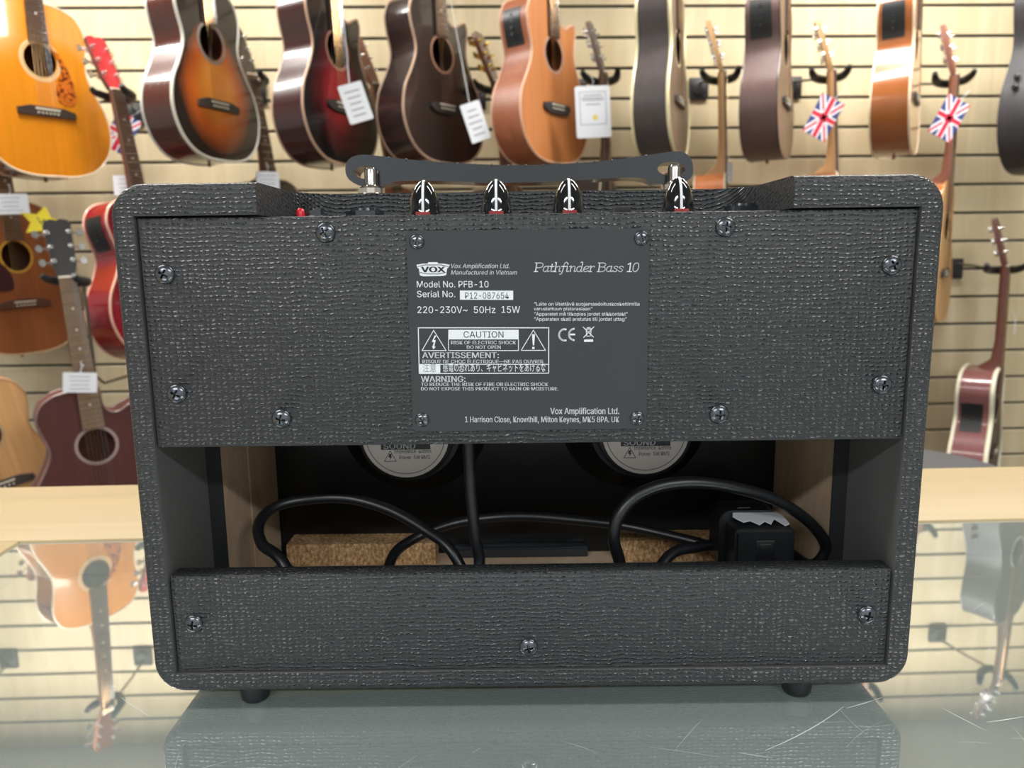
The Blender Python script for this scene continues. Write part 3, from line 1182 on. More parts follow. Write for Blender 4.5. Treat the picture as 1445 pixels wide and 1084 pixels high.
# plug
pl = am(1078, 776, 0.048)
bm = bmesh.new()
pw = 0.0165
prof = rrect(-pw, pw, -0.024, 0.0125, 0.003, 4)
fs = add_prism(bm, prof, lambda p: Vector((p[0], 0, p[1])), lambda p: Vector((p[0] * 1.05, 0.018, p[1])))
bmesh.ops.bevel(bm, geom=list(fs[0].edges), offset=0.0016, segments=2, affect='EDGES')
add_box(bm, -0.0052, 0.0052, -0.0004, 0.001, -0.0052, 0.0062, 0.0004)
add_box(bm, -0.0034, 0.0034, -0.0008, 0.001, -0.0034, 0.0044, 0.0004)
fs = add_prism(bm, rrect(-0.021, 0.014, -0.020, 0.0175, 0.007, 5), lambda p: Vector((p[0], 0.0175, p[1])), lambda p: Vector((p[0], 0.038, p[1] * 0.96)))
plug = obj('plug', bm, M['cable'], cable, 35, (pl.x, 0.046, pl.z))
# torn silver tape along the top of the plug
bm = bmesh.new()
prof = [(-0.0145, 0.0), (-0.012, 0.0042), (-0.0085, 0.0046), (-0.002, 0.0048), (-0.0015, 0.0028), (0.003, 0.0046), (0.0085, 0.0042), (0.0138, 0.0006), (0.0150, -0.004), (0.0120, -0.005), (0.008, -0.0014), (0.0045, -0.0042), (0.002, -0.0026), (-0.002, -0.0044), (-0.006, -0.0022), (-0.010, -0.003), (-0.013, -0.0012)]
add_prism(bm, prof, lambda p: Vector((p[0], 0.0040 + (p[1] + 0.005) * 1.9, 0.0128 + 0.0044 * (p[1] + 0.005) / 0.01)), lambda p: Vector((p[0], 0.0044 + (p[1] + 0.005) * 1.9, 0.0132 + 0.0044 * (p[1] + 0.005) / 0.01)))
sl = obj('tape', bm, M['foil'], plug, 0)
sl['label'] = 'torn silver tape'

# ------------------------------------------------------------------ guitars
def half_outline(kind):
    """right half of the body from the tail to the neck: (x, z) with z from 0 to 1 along the body"""
    if kind == 'dreadnought':
        return [(0.0, 0.0), (0.07, 0.006), (0.130, 0.045), (0.178, 0.14), (0.197, 0.27), (0.187, 0.40), (0.158, 0.52), (0.140, 0.61), (0.140, 0.70), (0.147, 0.79), (0.143, 0.87), (0.122, 0.945), (0.085, 0.983), (0.04, 0.998), (0.0, 1.0)]
    return [(0.0, 0.0), (0.07, 0.007), (0.128, 0.045), (0.174, 0.135), (0.195, 0.27), (0.182, 0.41), (0.146, 0.53), (0.124, 0.62), (0.122, 0.69), (0.134, 0.78), (0.138, 0.86), (0.120, 0.94), (0.084, 0.985), (0.04, 0.998), (0.0, 1.0)]


CUT = [(0.0, 0.0), (0.07, 0.007), (0.128, 0.045), (0.174, 0.135), (0.195, 0.27), (0.182, 0.41), (0.148, 0.53), (0.126, 0.62), (0.120, 0.70), (0.126, 0.78), (0.132, 0.84), (0.122, 0.880), (0.098, 0.865), (0.070, 0.838), (0.046, 0.850), (0.032, 0.90), (0.030, 0.975), (0.028, 1.0)]


def body_outline(kind, L, k=1.0):
    left = half_outline('dreadnought' if kind == 'dreadnought' else 'concert')
    right = CUT if kind == 'cutaway' else left
    P = [(x * k, z * L, 0) for x, z in right]
    Q = [(-x * k, z * L, 0) for x, z in left][::-1]
    if kind == 'cutaway':
        Q = [(0.0, L, 0)] + Q[1:]
    pts = P[:-1] + Q if kind != 'cutaway' else P + Q[1:]
    if kind == 'cutaway':
        r = catmull(P, 6) + catmull(Q[1:], 6)[1:]
        pts = [(p.x, p.y) for p in r][:-1]
        return pts
    return [(p.x, p.y) for p in catmull(pts[:-1], 5, True)]


_mc = {}


def gm(kind, col, **kw):
    key = (kind, col, tuple(sorted(kw.items())))
    if key not in _mc:
        c = lin(*col)
        if kind == 'gloss':
            _mc[key] = wood('gloss_wood', c, 0.10, 0.25, 0.7, sc=(70, 70, 2.2), **kw)
        elif kind == 'satin':
            _mc[key] = wood('satin_wood', c, 0.16, 0.45, 0.0, sc=(60, 60, 2.2), **kw)
        elif kind == 'plain':
            _mc[key] = mat('paint', c, 0.35, coat=0.3)
        elif kind == 'metal':
            _mc[key] = mat('peg_metal', c, 0.15, metal=1.0)
        elif kind == 'tortoise':
            m = mat('tortoise_pickguard', c, 0.2)
            t = NT(m)
            f = t.noise(t.obj(), 85, 3, 0.6)
            t.l(t.ramp(f, [(0.42, lin(70, 24, 10)), (0.55, lin(196, 104, 34))]), t.b.inputs['Base Color'])
            _mc[key] = m
    return _mc[key]


def burst(name, inner, mid, edge, L, coat=0.7, k=1.0):
    """the sprayed finish: a light pear shaped middle that darkens to the rim of the body"""
    m = mat(name, lin(*edge), 0.22, coat=coat)
    t = NT(m)
    o = t.obj()
    sx = t.n('ShaderNodeSeparateXYZ')
    t.l(o, sx.inputs[0])
    x = t.math('DIVIDE', sx.outputs[0], 0.160)
    z = t.math('DIVIDE', t.math('SUBTRACT', sx.outputs[2], 0.42 * L * k), 0.40 * L)
    # narrower towards the waist
    x = t.math('MULTIPLY', x, t.math('ADD', 1.0, t.math('MULTIPLY', t.math('MAXIMUM', z, 0.0), 0.55)))
    d = t.math('SQRT', t.math('ADD', t.math('MULTIPLY', x, x), t.math('MULTIPLY', z, z)))
    g = t.noise(t.mapped(o, (70, 70, 2)), 1.0, 3)
    d = t.math('ADD', d, t.math('MULTIPLY', t.math('SUBTRACT', g, 0.5), 0.08))
    t.l(t.ramp(d, [(0.30, lin(*inner)), (0.62, lin(*mid)), (0.98, lin(*edge))]), t.b.inputs['Base Color'])
    return m


WOODEN = dict(kind='dreadnought', L=0.505, depth=0.11, top=('gloss', (214, 140, 40)), side=('gloss', (92, 46, 24)), binding=(224, 212, 186), neck=('satin', (118, 70, 40)), board=(66, 48, 40), head=('gloss', (78, 40, 22)), pegs=(224, 224, 224), bridge=(52, 42, 38), rosette=(210, 190, 150))


def make_guitar(label, group=None, **kw):
    s = dict(WOODEN)
    s.update(kw)
    L, D = s['L'], s['depth']
    k = s.get('scale', 1.0)
    g = empty('acoustic_guitar')
    tag(g, label, 'guitar', group)
    out = body_outline(s['kind'], L, k)
    sz = s.get('sz', 0.166)
    hz = sz + s.get('hs', 0.155)         # sound hole centre
    hole = [(0.048 * math.cos(2 * PI * i / 36), hz + 0.048 * math.sin(2 * PI * i / 36)) for i in range(36)]
    side_m = gm(*s['side'])
    top_m = s['top'] if not isinstance(s['top'], tuple) else gm(*s['top'])
    # back and sides
    bm = bmesh.new()
    f0 = [bm.verts.new((x, 0.0, z)) for x, z in out]
    taper = lambda z: D * (1.0 - 0.12 * z / L)
    f1 = [bm.verts.new((x, taper(z), z)) for x, z in out]
    n = len(out)
    for i in range(n):
        bm.faces.new((f0[i], f0[(i + 1) % n], f1[(i + 1) % n], f1[i]))
    bm.faces.new(f1)
    add_lathe(bm, [(0.006, -0.012), (0.004, -0.006), (0.004, 0.004)], 12, Matrix.Translation((0, D * 0.5, 0)))
    obj('body', bm, side_m, g, 40)
    # soundboard with a real hole
    bm = fill_holes(out, [hole], lambda p: Vector((p[0], -0.0006, p[1])))
    r = bmesh.ops.extrude_face_region(bm, geom=bm.faces[:])
    for v in [q for q in r['geom'] if isinstance(q, bmesh.types.BMVert)]:
        v.co.y = 0.0024
    obj('soundboard', bm, top_m, g, 30)
    # rosette
    bm = bmesh.new()
    for r0, r1 in s.get('rings', ((0.049, 0.0565),)):
        n2 = 40
        a = [bm.verts.new((r0 * math.cos(2 * PI * i / n2), -0.0010, hz + r0 * math.sin(2 * PI * i / n2))) for i in range(n2)]
        b = [bm.verts.new((r1 * math.cos(2 * PI * i / n2), -0.0010, hz + r1 * math.sin(2 * PI * i / n2))) for i in range(n2)]
        for i in range(n2):
            bm.faces.new((a[i], a[(i + 1) % n2], b[(i + 1) % n2], b[i]))
    obj('rosette', bm, gm('plain', s['rosette']), g, 0)
    # binding round both edges
    bt = s.get('binding_r', 0.0028)
    bm = bmesh.new()
    add_tube(bm, [(x, 0.0008, z) for x, z in out], bt, 6, closed=True)
    obj('binding', bm, gm('plain', s['binding']), g, 60)
    bm = bmesh.new()
    add_tube(bm, [(x, taper(z) - 0.0008, z) for x, z in out], bt * 0.8, 6, closed=True)
    obj('binding', bm, gm('plain', s['binding']), g, 60)
    # bridge with saddle and pins
    bm = bmesh.new()
    pr = [(-0.085, -0.010), (-0.082, -0.014), (0.082, -0.014), (0.085, -0.010), (0.085, 0.004), (0.05, 0.014), (-0.05, 0.014), (-0.085, 0.004)] if not s.get('belly') else [(-0.075, -0.004), (-0.06, -0.014), (-0.03, -0.020), (0.03, -0.020), (0.06, -0.014), (0.075, -0.004), (0.072, 0.008), (0.04, 0.012), (-0.04, 0.012), (-0.072, 0.008)]
    add_prism(bm, pr, lambda p: Vector((p[0], -0.0088, sz + p[1])), lambda p: Vector((p[0] * 1.02, -0.0004, sz + p[1] * 1.05)))
    br = obj('bridge', bm, gm('satin', s['bridge']), g, 30)
    obj('saddle', box(-0.036, 0.036, -0.0118, -0.008, sz + 0.004, sz + 0.0075, 0.0006), gm('plain', (236, 230, 212)), br, 30)
    bm = bmesh.new()
    for i in range(6):
        add_lathe(bm, [(0.0022, 0), (0.0030, 0.0012), (0.0024, 0.003), (0, 0.0036)], 8, Matrix.Translation((-0.029 + i * 0.0116, -0.0086, sz - 0.0055)) @ Matrix.Rotation(PI / 2, 4, 'X'))
    obj('bridge_pins', bm, gm('plain', (226, 220, 200)), br, 40)
    # neck, fingerboard, frets
    nut = sz + 0.645
    fb0 = hz + 0.050
    bm = bmesh.new()
    rows = []
    for z, w in ((L - 0.002, 0.0285), (L + 0.03, 0.0280), (L + 0.10, 0.0265), (nut, 0.0220)):
        heel = z < L + 0.02
        dp = 0.075 if heel else (0.030 if z < L + 0.05 else 0.021)
        ring = []
        for i in range(13):
            a = PI * i / 12
            ring.append(bm.verts.new((w * math.cos(a), -0.001 + dp * math.sin(a) ** 0.8 * 1.0 if 0 < i < 12 else -0.001, z)))
        rows.append(ring)
    for a, b in zip(rows, rows[1:]):
        for i in range(12):
            bm.faces.new((a[i], a[i + 1], b[i + 1], b[i]))
        bm.faces.new((a[12], a[0], b[0], b[12]))
    bm.faces.new(rows[0])
    bm.faces.new(rows[-1])
    nk = obj('neck', bm, gm(*s['neck']), g, 50)
    bm = bmesh.new()
    w0, w1 = 0.0288, 0.0216
    wz = lambda z: w0 + (w1 - w0) * (z - fb0) / (nut - fb0)
    add_prism(bm, [(-w0, fb0), (w0, fb0), (w1, nut), (-w1, nut)], lambda p: Vector((p[0], -0.0070, p[1])), lambda p: Vector((p[0], -0.0008, p[1])))
    for i in range(1, 21):
        z = nut - 0.645 * (1 - 2 ** (-i / 12))
        if z > fb0 + 0.002:
            add_box(bm, -wz(z), wz(z), -0.0082, -0.0068, z - 0.0009, z + 0.0009, 0, 1)
    for i in (3, 5, 7, 9, 12, 15):
        z = nut - 0.645 * (1 - 2 ** (-(i - 0.5) / 12))
        add_lathe(bm, [(0.0032, 0.0), (0.0032, 0.0003), (0, 0.0003)], 10, Matrix.Translation((0, -0.0070, z)) @ Matrix.Rotation(PI / 2, 4, 'X'), 2)
    obj('fingerboard', bm, [gm('satin', s['board']), gm('metal', (196, 190, 180)), gm('plain', (214, 210, 200))], g, 30)
    obj('nut', box(-0.0218, 0.0218, -0.0092, -0.0005, nut, nut + 0.005, 0.0006), gm('plain', (232, 224, 204)), g, 30)
    # strings
    for i in range(6):
        bm = bmesh.new()
        xa, xb = -0.027 + i * 0.0108, -0.0175 + i * 0.007
        add_tube(bm, [(xa, -0.0124, sz + 0.006), (xb, -0.0098, nut + 0.003)], 0.0007 - 0.00006 * i, 5)
        obj('string', bm, gm('metal', (196, 160, 118) if i < 4 else (205, 205, 205)), g, 60)
    # headstock, tilted back, with six tuning pegs
    hd = empty('h')
    Mh = Matrix.Translation((0, 0.002, nut + 0.003)) @ Matrix.Rotation(R(-14), 4, 'X')
    bpy.data.objects.remove(hd, do_unlink=True)
    bm = bmesh.new()
    hs = [(-0.0215, 0.0), (0.0215, 0.0), (0.030, 0.032), (0.035, 0.148), (0.029, 0.162), (0.012, 0.166), (0.0, 0.162), (-0.012, 0.166), (-0.029, 0.162), (-0.035, 0.148), (-0.030, 0.032)]
    fs = add_prism(bm, hs, lambda p: Mh @ Vector((p[0], -0.003, p[1])), lambda p: Mh @ Vector((p[0], 0.012, p[1])))
    for f in bm.faces:
        f.material_index = 1
    fs[0].material_index = 0
    head = obj('headstock', bm, [gm(*s['head']), gm(*s['neck'])], g, 30)
    head.data.materials[0] = gm(*s['head'])
    for sd in (-1, 1):
        for i in range(3):
            bm = bmesh.new()
            zz = 0.047 + i * 0.041
            xx = 0.0235 + i * 0.0020
            add_lathe(bm, [(0.0062, 0.0), (0.0062, 0.0015), (0.0040, 0.002), (0.0034, 0.011), (0.0026, 0.0135), (0, 0.0137)], 12, Mh @ Matrix.Translation((sd * xx, -0.003, zz)) @ Matrix.Rotation(PI / 2, 4, 'X'))
            ex = 0.034 + i * 0.002
            add_tube(bm, [Mh @ Vector((sd * (xx - 0.004), 0.017, zz)), Mh @ Vector((sd * (ex + 0.012), 0.017, zz))], 0.003, 8)
            add_box_m(bm, Mh @ Matrix.Translation((sd * (xx), 0.0165, zz)), 0.008, 0.0045, 0.0085)
            # oval button
            pr = [(0.0085 * math.cos(2 * PI * j / 14), 0.0105 * math.sin(2 * PI * j / 14)) for j in range(14)]
            cx = sd * (ex + 0.0175)
            fsb = add_prism(bm, pr, lambda p: Mh @ Vector((cx + p[0], 0.0135, zz + p[1])), lambda p: Mh @ Vector((cx + p[0], 0.0205, zz + p[1])))
            obj('tuning_peg', bm, gm('metal', s['pegs']), head, 40)
    # pickguard
    if s.get('pickguard'):
        bm = bmesh.new()
        pg = [(0.030, hz + 0.048), (0.047, hz + 0.032), (0.062, hz + 0.018), (0.084, hz - 0.030), (0.095, hz - 0.075), (0.092, hz - 0.110), (0.066, hz - 0.124), (0.040, hz - 0.112), (0.036, hz - 0.080), (0.045, hz - 0.050), (0.058, hz - 0.012)]
        pg = [(p.x, p.y) for p in catmull([(a, b, 0) for a, b in pg], 4, True)]
        add_prism(bm, pg, lambda p: Vector((p[0], -0.0022, p[1])), lambda p: Vector((p[0], -0.0004, p[1])))
        obj('pickguard', bm, gm(*s['pickguard']), g, 30)
    for zk in s.get('side_knobs', ()):
        xk = min(x for x, z in out if abs(z - zk) < 0.03)
        bm = bmesh.new()
        add_lathe(bm, [(0.010, 0.0), (0.010, 0.003), (0.007, 0.005), (0.007, 0.010), (0.005, 0.012), (0, 0.012)], 16, Matrix.Translation((xk + 0.001, D * 0.62, zk)) @ Matrix.Rotation(-PI / 2, 4, 'Y'))
        obj('strap_button', bm, M['black_metal'], g, 40)
    # preamp panel let into the bass side
    if s.get('preamp'):
        zs_ = s['preamp']
        bm = bmesh.new()
        xl = min(x for x, z in out if abs(z - zs_ * L) < 0.02)
        seg = sorted([(z, x) for x, z in out if x < 0 and abs(z - zs_ * L) < 0.055])
        y0, y1 = D * 0.22, D * 0.78
        a = [bm.verts.new((x - 0.0016, y0, z)) for z, x in seg]
        b = [bm.verts.new((x - 0.0016, y1, z)) for z, x in seg]
        c = [bm.verts.new((x + 0.002, y0, z)) for z, x in seg]
        d = [bm.verts.new((x + 0.002, y1, z)) for z, x in seg]
        for i in range(len(seg) - 1):
            bm.faces.new((a[i], b[i], b[i + 1], a[i + 1]))
            bm.faces.new((a[i], a[i + 1], c[i + 1], c[i]))
            bm.faces.new((b[i], d[i], d[i + 1], b[i + 1]))
        bm.faces.new((a[0], c[0], d[0], b[0]))
        bm.faces.new((a[-1], b[-1], d[-1], c[-1]))
        zm, xm = seg[len(seg) // 2]
        for j in range(4):
            add_lathe(bm, [(0.004, 0), (0.0036, 0.003), (0, 0.003)], 12, Matrix.Translation((xm - 0.0012, y0 + (y1 - y0) * 0.5, zm + (j - 1.5) * 0.018)) @ Matrix.Rotation(-PI / 2, 4, 'Y'))
        po = obj('preamp_panel', bm, M['rubber'], g, 40)
        po['label'] = 'black control panel let into the side'
    g['nut'] = nut
    g['sz'] = sz
    g['hz'] = hz
    return g


def add_box_m(bm, Mx, hx, hy, hz_):
    vs = [bm.verts.new(Mx @ Vector((x, y, z))) for x in (-hx, hx) for y in (-hy, hy) for z in (-hz_, hz_)]
    for a, b, c, d in ((0, 1, 3, 2), (4, 6, 7, 5), (0, 4, 5, 1), (2, 3, 7, 6), (0, 2, 6, 4), (1, 5, 7, 3)):
        bm.faces.new((vs[a], vs[b], vs[c], vs[d]))


def place(g, px, py, Y, ref, turn, lean=0.0, roll=0.0):
    """hang a guitar so that its point ref (local) is what the photo shows at px, py on depth Y"""
    Rm = Matrix.Rotation(-lean, 3, 'Y') @ Matrix.Rotation(R(turn), 3, 'Z') @ Matrix.Rotation(-roll, 3, 'Y')
    P = at(px, py, Y)
    loc = P - Rm @ Vector(ref)
    g.matrix_world = Matrix.Translation(loc) @ Rm.to_4x4()
    g.rotation_mode = 'XYZ'
    return loc, Rm


HANG = []


def hanger(g, label, group, plate_dx=-0.03, drop=0.0):
    """black yoke under the headstock, arm to the wall, plate hooked on a slat"""
    Mw = g.matrix_world
    nut = g['nut']
    c = Mw @ Vector((0, 0.010, nut - 0.004))
    Rm = Mw.to_3x3()
    ax = Rm @ Vector((1, 0, 0))
    up = Rm @ Vector((0, 0, 1))
    bk = Rm @ Vector((0, 1, 0))
    groove0 = CAM_Z + 0.838
    k = round((groove0 - (c.z - 0.02)) / 0.1016)
    zg = groove0 - 0.1016 * k
    wall = Vector((c.x + plate_dx, Y1, c.z + 0.012 - drop))
    root = empty('guitar_hanger', wall)
    inv = -wall
    o1 = obj('back_plate', box(-0.034, 0.034, -0.014, -0.0004, -0.055, 0.018, 0.003), M['black_metal'], root, 30)
    bm = bmesh.new()
    add_lathe(bm, [(0.026, 0), (0.026, 0.005), (0.022, 0.007), (0, 0.007)], 24, Matrix.Translation((0, -0.0135, -0.018)) @ Matrix.Rotation(PI / 2, 4, 'X'))
    obj('boss', bm, M['black_metal'], root, 40)
    side = bk.copy()
    side.z = 0
    base = c + Vector((0.016, 0.056, -0.010))
    bm = bmesh.new()
    if drop:
        ap_ = [wall + Vector((0, -0.012, 0)), Vector((base.x, base.y + 0.06, wall.z)), Vector((base.x, base.y + 0.012, wall.z + 0.03)), base]
    else:
        ap_ = [wall + Vector((0, -0.012, 0)), wall.lerp(base, 0.5) + Vector((0, 0, 0.004)), base]
    add_tube(bm, [inv + p for p in ap_], 0.0045, 10)
    obj('arm', bm, M['steel_rod'], root, 40)
    bm = bmesh.new()
    ax, bk, up = Vector((0.94, -0.34, 0)), Vector((0.34, 0.94, 0)), Vector((0, 0, 1))
    pts = [c + ax * 0.058 - bk * 0.030 + up * 0.012, c + ax * 0.055 - bk * 0.018 + up * 0.002, c + ax * 0.050 - up * 0.003, c + ax * 0.038 + bk * 0.030 - up * 0.008, base, c - ax * 0.038 + bk * 0.030 - up * 0.008, c - ax * 0.050 - up * 0.003, c - ax * 0.055 - bk * 0.018 + up * 0.002, c - ax * 0.058 - bk * 0.030 + up * 0.012]
    cp_ = catmull(pts, 5)
    nn = len(cp_) - 1
    add_tube(bm, [inv + p for p in cp_], [0.0078 + 0.0062 * math.sin(PI * i / nn) for i in range(nn + 1)], 10)
    obj('yoke', bm, M['black_metal'], root, 50)
    tag(root, label, 'guitar hanger', group)
    return root


UP = 2.47
MID = 2.62
SB = burst('sunburst_finish', (240, 150, 48), (196, 92, 24), (30, 24, 22), 0.49)
RB = burst('dark_red_burst_finish', (142, 28, 36), (84, 18, 24), (18, 15, 16), 0.49)

# --- upper row, left to right
top_row = []


def upper_guitar(px, py, label, turn=66, lean=0.04, roll=0.0, Y=UP, plate_dx=-0.02, hang=None, **kw):
    g = make_guitar(label, 'acoustic guitars hung along the slat wall, upper row', **kw)
    place(g, px, py, Y, (0, -0.009, g['sz'] + 0.005), turn, lean, roll)
    bpy.context.view_layer.update()
    hanger(g, hang or 'black wall hanger holding ' + label[:60], 'hangers of the upper row', plate_dx)
    top_row.append(g)
    return g


upper_guitar(-170, 158, 'orange spruce guitar with dark bridge, next left of the dreadnought with tortoise pickguard', hang='black yoke hanger beyond the left picture edge, upper row')
upper_guitar(68, 155, 'glossy orange dreadnought guitar with tortoise pickguard, far left of upper row', pickguard=('tortoise', (140, 70, 20)), lean=0.02, turn=57, sz=0.19, hs=0.148, top=('gloss', (206, 128, 24)),
             rings=((0.0495, 0.053), (0.056, 0.0605)), hang='black yoke hanger above the glossy orange dreadnought')
upper_guitar(311, 146, 'sunburst acoustic guitar with cream binding, black rim and orange middle', kind='concert', L=0.49, turn=69, Y=2.37, scale=0.94, sz=0.157, hs=0.172, top=SB, side=('gloss', (78, 40, 30)), binding=(222, 218, 204), binding_r=0.0045, rings=((0.0495, 0.058),), rosette=(150, 146, 138),
             head=('gloss', (30, 26, 24)), bridge=(56, 50, 46), hang='black yoke hanger above the sunburst guitar')
upper_guitar(486, 147, 'dark red burst cutaway guitar with tan binding and white card', kind='cutaway', L=0.49, turn=65, Y=2.37, scale=0.94, top=RB, side=('gloss', (58, 26, 24)), binding=(196, 160, 134), binding_r=0.0036, rosette=(150, 112, 92),
             head=('gloss', (26, 22, 22)), bridge=(40, 38, 36), belly=True, hang='black yoke hanger above the dark red burst guitar')
upper_guitar(632, 149, 'black cutaway guitar with tan binding and rosette', kind='cutaway', L=0.49, turn=54, top=('gloss', (38, 33, 32)), side=('gloss', (52, 38, 36)), binding=(196, 164, 138), binding_r=0.0036, rosette=(158, 118, 96),
             head=('gloss', (26, 22, 22)), bridge=(36, 34, 34), belly=True, hang='black yoke hanger above the black cutaway guitar')
upper_guitar(788, 149, 'satin orange-brown cutaway guitar with pale binding and side preamp', kind='cutaway', L=0.485, turn=53, top=('satin', (178, 112, 62)), side=('satin', (156, 92, 62)), binding=(220, 178, 150), binding_r=0.0034, rosette=(176, 142, 128),
             head=('satin', (110, 66, 40)), bridge=(52, 50, 52), belly=True, preamp=0.80, hang='black yoke hanger above the satin orange-brown guitar')
upper_guitar(962, 140, 'black-sided guitar with brown top and thick cream binding, turned almost edge on', kind='concert', L=0.49, top=('satin', (104, 84, 68)), side=('satin', (74, 66, 66)), binding=(226, 216, 172), binding_r=0.0052, rosette=(190, 176, 148),
             head=('satin', (40, 36, 34)), bridge=(64, 54, 50), turn=67, hang='black yoke hanger above the black-sided guitar with cream binding')
upper_guitar(1113, 142, 'dark brown guitar with small side preamp and tan top, turned edge on', kind='concert', L=0.49, top=('satin', (116, 95, 75)), side=('satin', (94, 70, 66)), binding=(60, 48, 44), binding_r=0.0022, rosette=(120, 96, 70),
             head=('satin', (60, 44, 36)), bridge=(50, 46, 44), turn=62, preamp=0.80, hang='black yoke hanger above the dark brown guitar')
upper_guitar(1296, 136, 'banded amber-sided guitar with square side preamp and pale top, edge on', kind='concert', L=0.49, top=('gloss', (216, 170, 128)), side=('gloss', (150, 86, 40)), binding=(232, 214, 182), binding_r=0.003, rosette=(150, 96, 60),
             head=('gloss', (120, 70, 40)), bridge=(58, 48, 44), turn=57, preamp=0.78, hang='black yoke hanger above the amber-sided guitar')
upper_guitar(1508, 148, 'black electro guitar body cut by the right picture edge, upper row', kind='concert', L=0.60, sz=0.195, side_knobs=(0.285, 0.255), top=('satin', (40, 40, 44)), side=('satin', (54, 54, 58)), binding=(54, 52, 54), binding_r=0.0024, rosette=(190, 188, 182),
             neck=('gloss', (70, 50, 42)), head=('gloss', (28, 28, 30)), bridge=(40, 40, 42), turn=35, depth=0.12, hang='black yoke hanger above the black guitar at the right edge')


# --- middle row: hung by the headstock
def middle_guitar(px, py, label, turn=66, lean=0.13, roll=0.0, Y=MID, plate_dx=-0.04, hang=None, **kw):
    g = make_guitar(label, 'acoustic guitars hung along the slat wall, middle row', **kw)
    place(g, px, py, Y, (0, -0.006, g['nut']), turn, lean, roll)
    bpy.context.view_layer.update()
    hanger(g, hang, 'hangers of the middle row', plate_dx)
    return g


# the brown guitar at the left edge is placed by its bridge
g = make_guitar('brown mahogany guitar with dark pickguard behind the yellow star, left edge', 'acoustic guitars hung along the slat wall, middle row', kind='dreadnought', L=0.50, top=('satin', (142, 82, 44)), side=('satin', (96, 56, 36)), binding=(190, 166, 128), rosette=(206, 160, 60),
                board=(96, 74, 60), head=('satin', (90, 54, 36)), bridge=(86, 56, 46), rings=((0.049, 0.056),))
place(g, 36, 426, 2.6, (0, -0.009, g['sz'] + 0.005), 63, 0.05)
bpy.context.view_layer.update()
hanger(g, 'black yoke hanger beyond the left picture edge, middle row', 'hangers of the middle row')
# its dark pickguard lies on the bass side of the hole
bm = bmesh.new()
hz = g['hz']
pg = [(p.x, p.y) for p in catmull([(-0.030, hz - 0.050, 0), (-0.062, hz - 0.018, 0), (-0.090, hz - 0.030, 0), (-0.112, hz - 0.080, 0), (-0.104, hz - 0.104, 0), (-0.030, hz - 0.108, 0)], 5, True)]
add_prism(bm, pg, lambda p: Vector((p[0], -0.0022, p[1])), lambda p: Vector((p[0], -0.0004, p[1])))
obj('pickguard', bm, gm('plain', (62, 34, 40)), g, 30)
brown_g = g

red_g = middle_guitar(166, 127, 'red cutaway guitar with red headstock and tan binding, left of the amplifier', kind='cutaway', L=0.49, top=('gloss', (126, 18, 34)), side=('gloss', (128, 16, 28)), binding=(212, 168, 146), binding_r=0.0038, board=(84, 66, 58),
                      head=('gloss', (178, 28, 44)), preamp=0.80, lean=0.125, Y=2.48, rosette=(200, 150, 130), hang='black yoke hanger under the red headstock', plate_dx=-0.09, neck=('gloss', (84, 44, 38)))
m2 = middle_guitar(357, 106, 'dark guitar with chrome pegs hanging between sunburst and dark red guitars', kind='concert', L=0.49, top=('gloss', (46, 34, 30)), side=('gloss', (60, 42, 36)), board=(92, 74, 62), head=('gloss', (36, 28, 26)), lean=0.12, turn=64, Y=2.60,
                   hang='black yoke hanger behind the sunburst guitar', neck=('satin', (120, 84, 56)))
m3 = middle_guitar(533, 119, 'guitar with reddish brown headstock hanging behind the black cutaway guitar', kind='concert', L=0.49, top=('satin', (150, 90, 56)), side=('satin', (120, 70, 46)), head=('satin', (142, 86, 64)), lean=0.16, Y=2.60,
                   hang='black yoke hanger behind the dark red burst guitar', neck=('satin', (150, 104, 76)))
m4 = middle_guitar(703, 116, 'guitar with dark red headstock and gold pegs behind satin orange-brown guitar', kind='concert', L=0.49, top=('gloss', (120, 60, 40)), side=('gloss', (90, 44, 34)), head=('gloss', (90, 48, 40)), pegs=(226, 190, 90), lean=0.12,
                   hang='black yoke hanger between the black and orange-brown guitars', plate_dx=-0.06)
m5 = middle_guitar(856, 104, 'guitar with charcoal headstock hanging between large white card and black-sided guitar', kind='concert', L=0.49, top=('satin', (60, 54, 50)), side=('satin', (60, 50, 46)), head=('satin', (72, 70, 68)), lean=0.04, turn=70,
                   hang='black yoke hanger right of the large white card', neck=('satin', (110, 92, 76)), plate_dx=-0.06)
m6 = middle_guitar(1024, 102, 'orange-brown guitar with slim headstock right of the black-sided guitar', kind='concert', L=0.49, top=('satin', (190, 120, 62)), side=('satin', (186, 106, 52)), head=('satin', (150, 82, 46)), lean=0.05, turn=72,
                   hang='black yoke hanger right of the black-sided guitar', neck=('satin', (190, 150, 104)), plate_dx=-0.02)
m7 = middle_guitar(1178, 100, 'guitar with brown headstock and flag tag right of the dark brown guitar', kind='concert', L=0.49, top=('satin', (180, 120, 70)), side=('satin', (150, 96, 60)), head=('satin', (138, 82, 54)), lean=0.08, turn=70,
                   hang='black yoke hanger right of the dark brown guitar', neck=('satin', (180, 136, 92)), plate_dx=-0.05)
m8 = middle_guitar(1352, 106, 'amber guitar with flag tag hanging just right of the amplifier', kind='concert', L=0.47, top=('satin', (206, 160, 104)), side=('gloss', (176, 98, 50)), head=('satin', (158, 92, 66)), lean=0.02, turn=52, binding=(196, 150, 96),
                   hang='black yoke hanger right of the amber-sided guitar', neck=('satin', (130, 84, 68)), plate_dx=-0.06, board=(120, 80, 66))


# --- lower row
def lower_guitar(label, hang, **kw):
    return make_guitar(label, 'acoustic guitars hung along the slat wall, lower row', **kw)


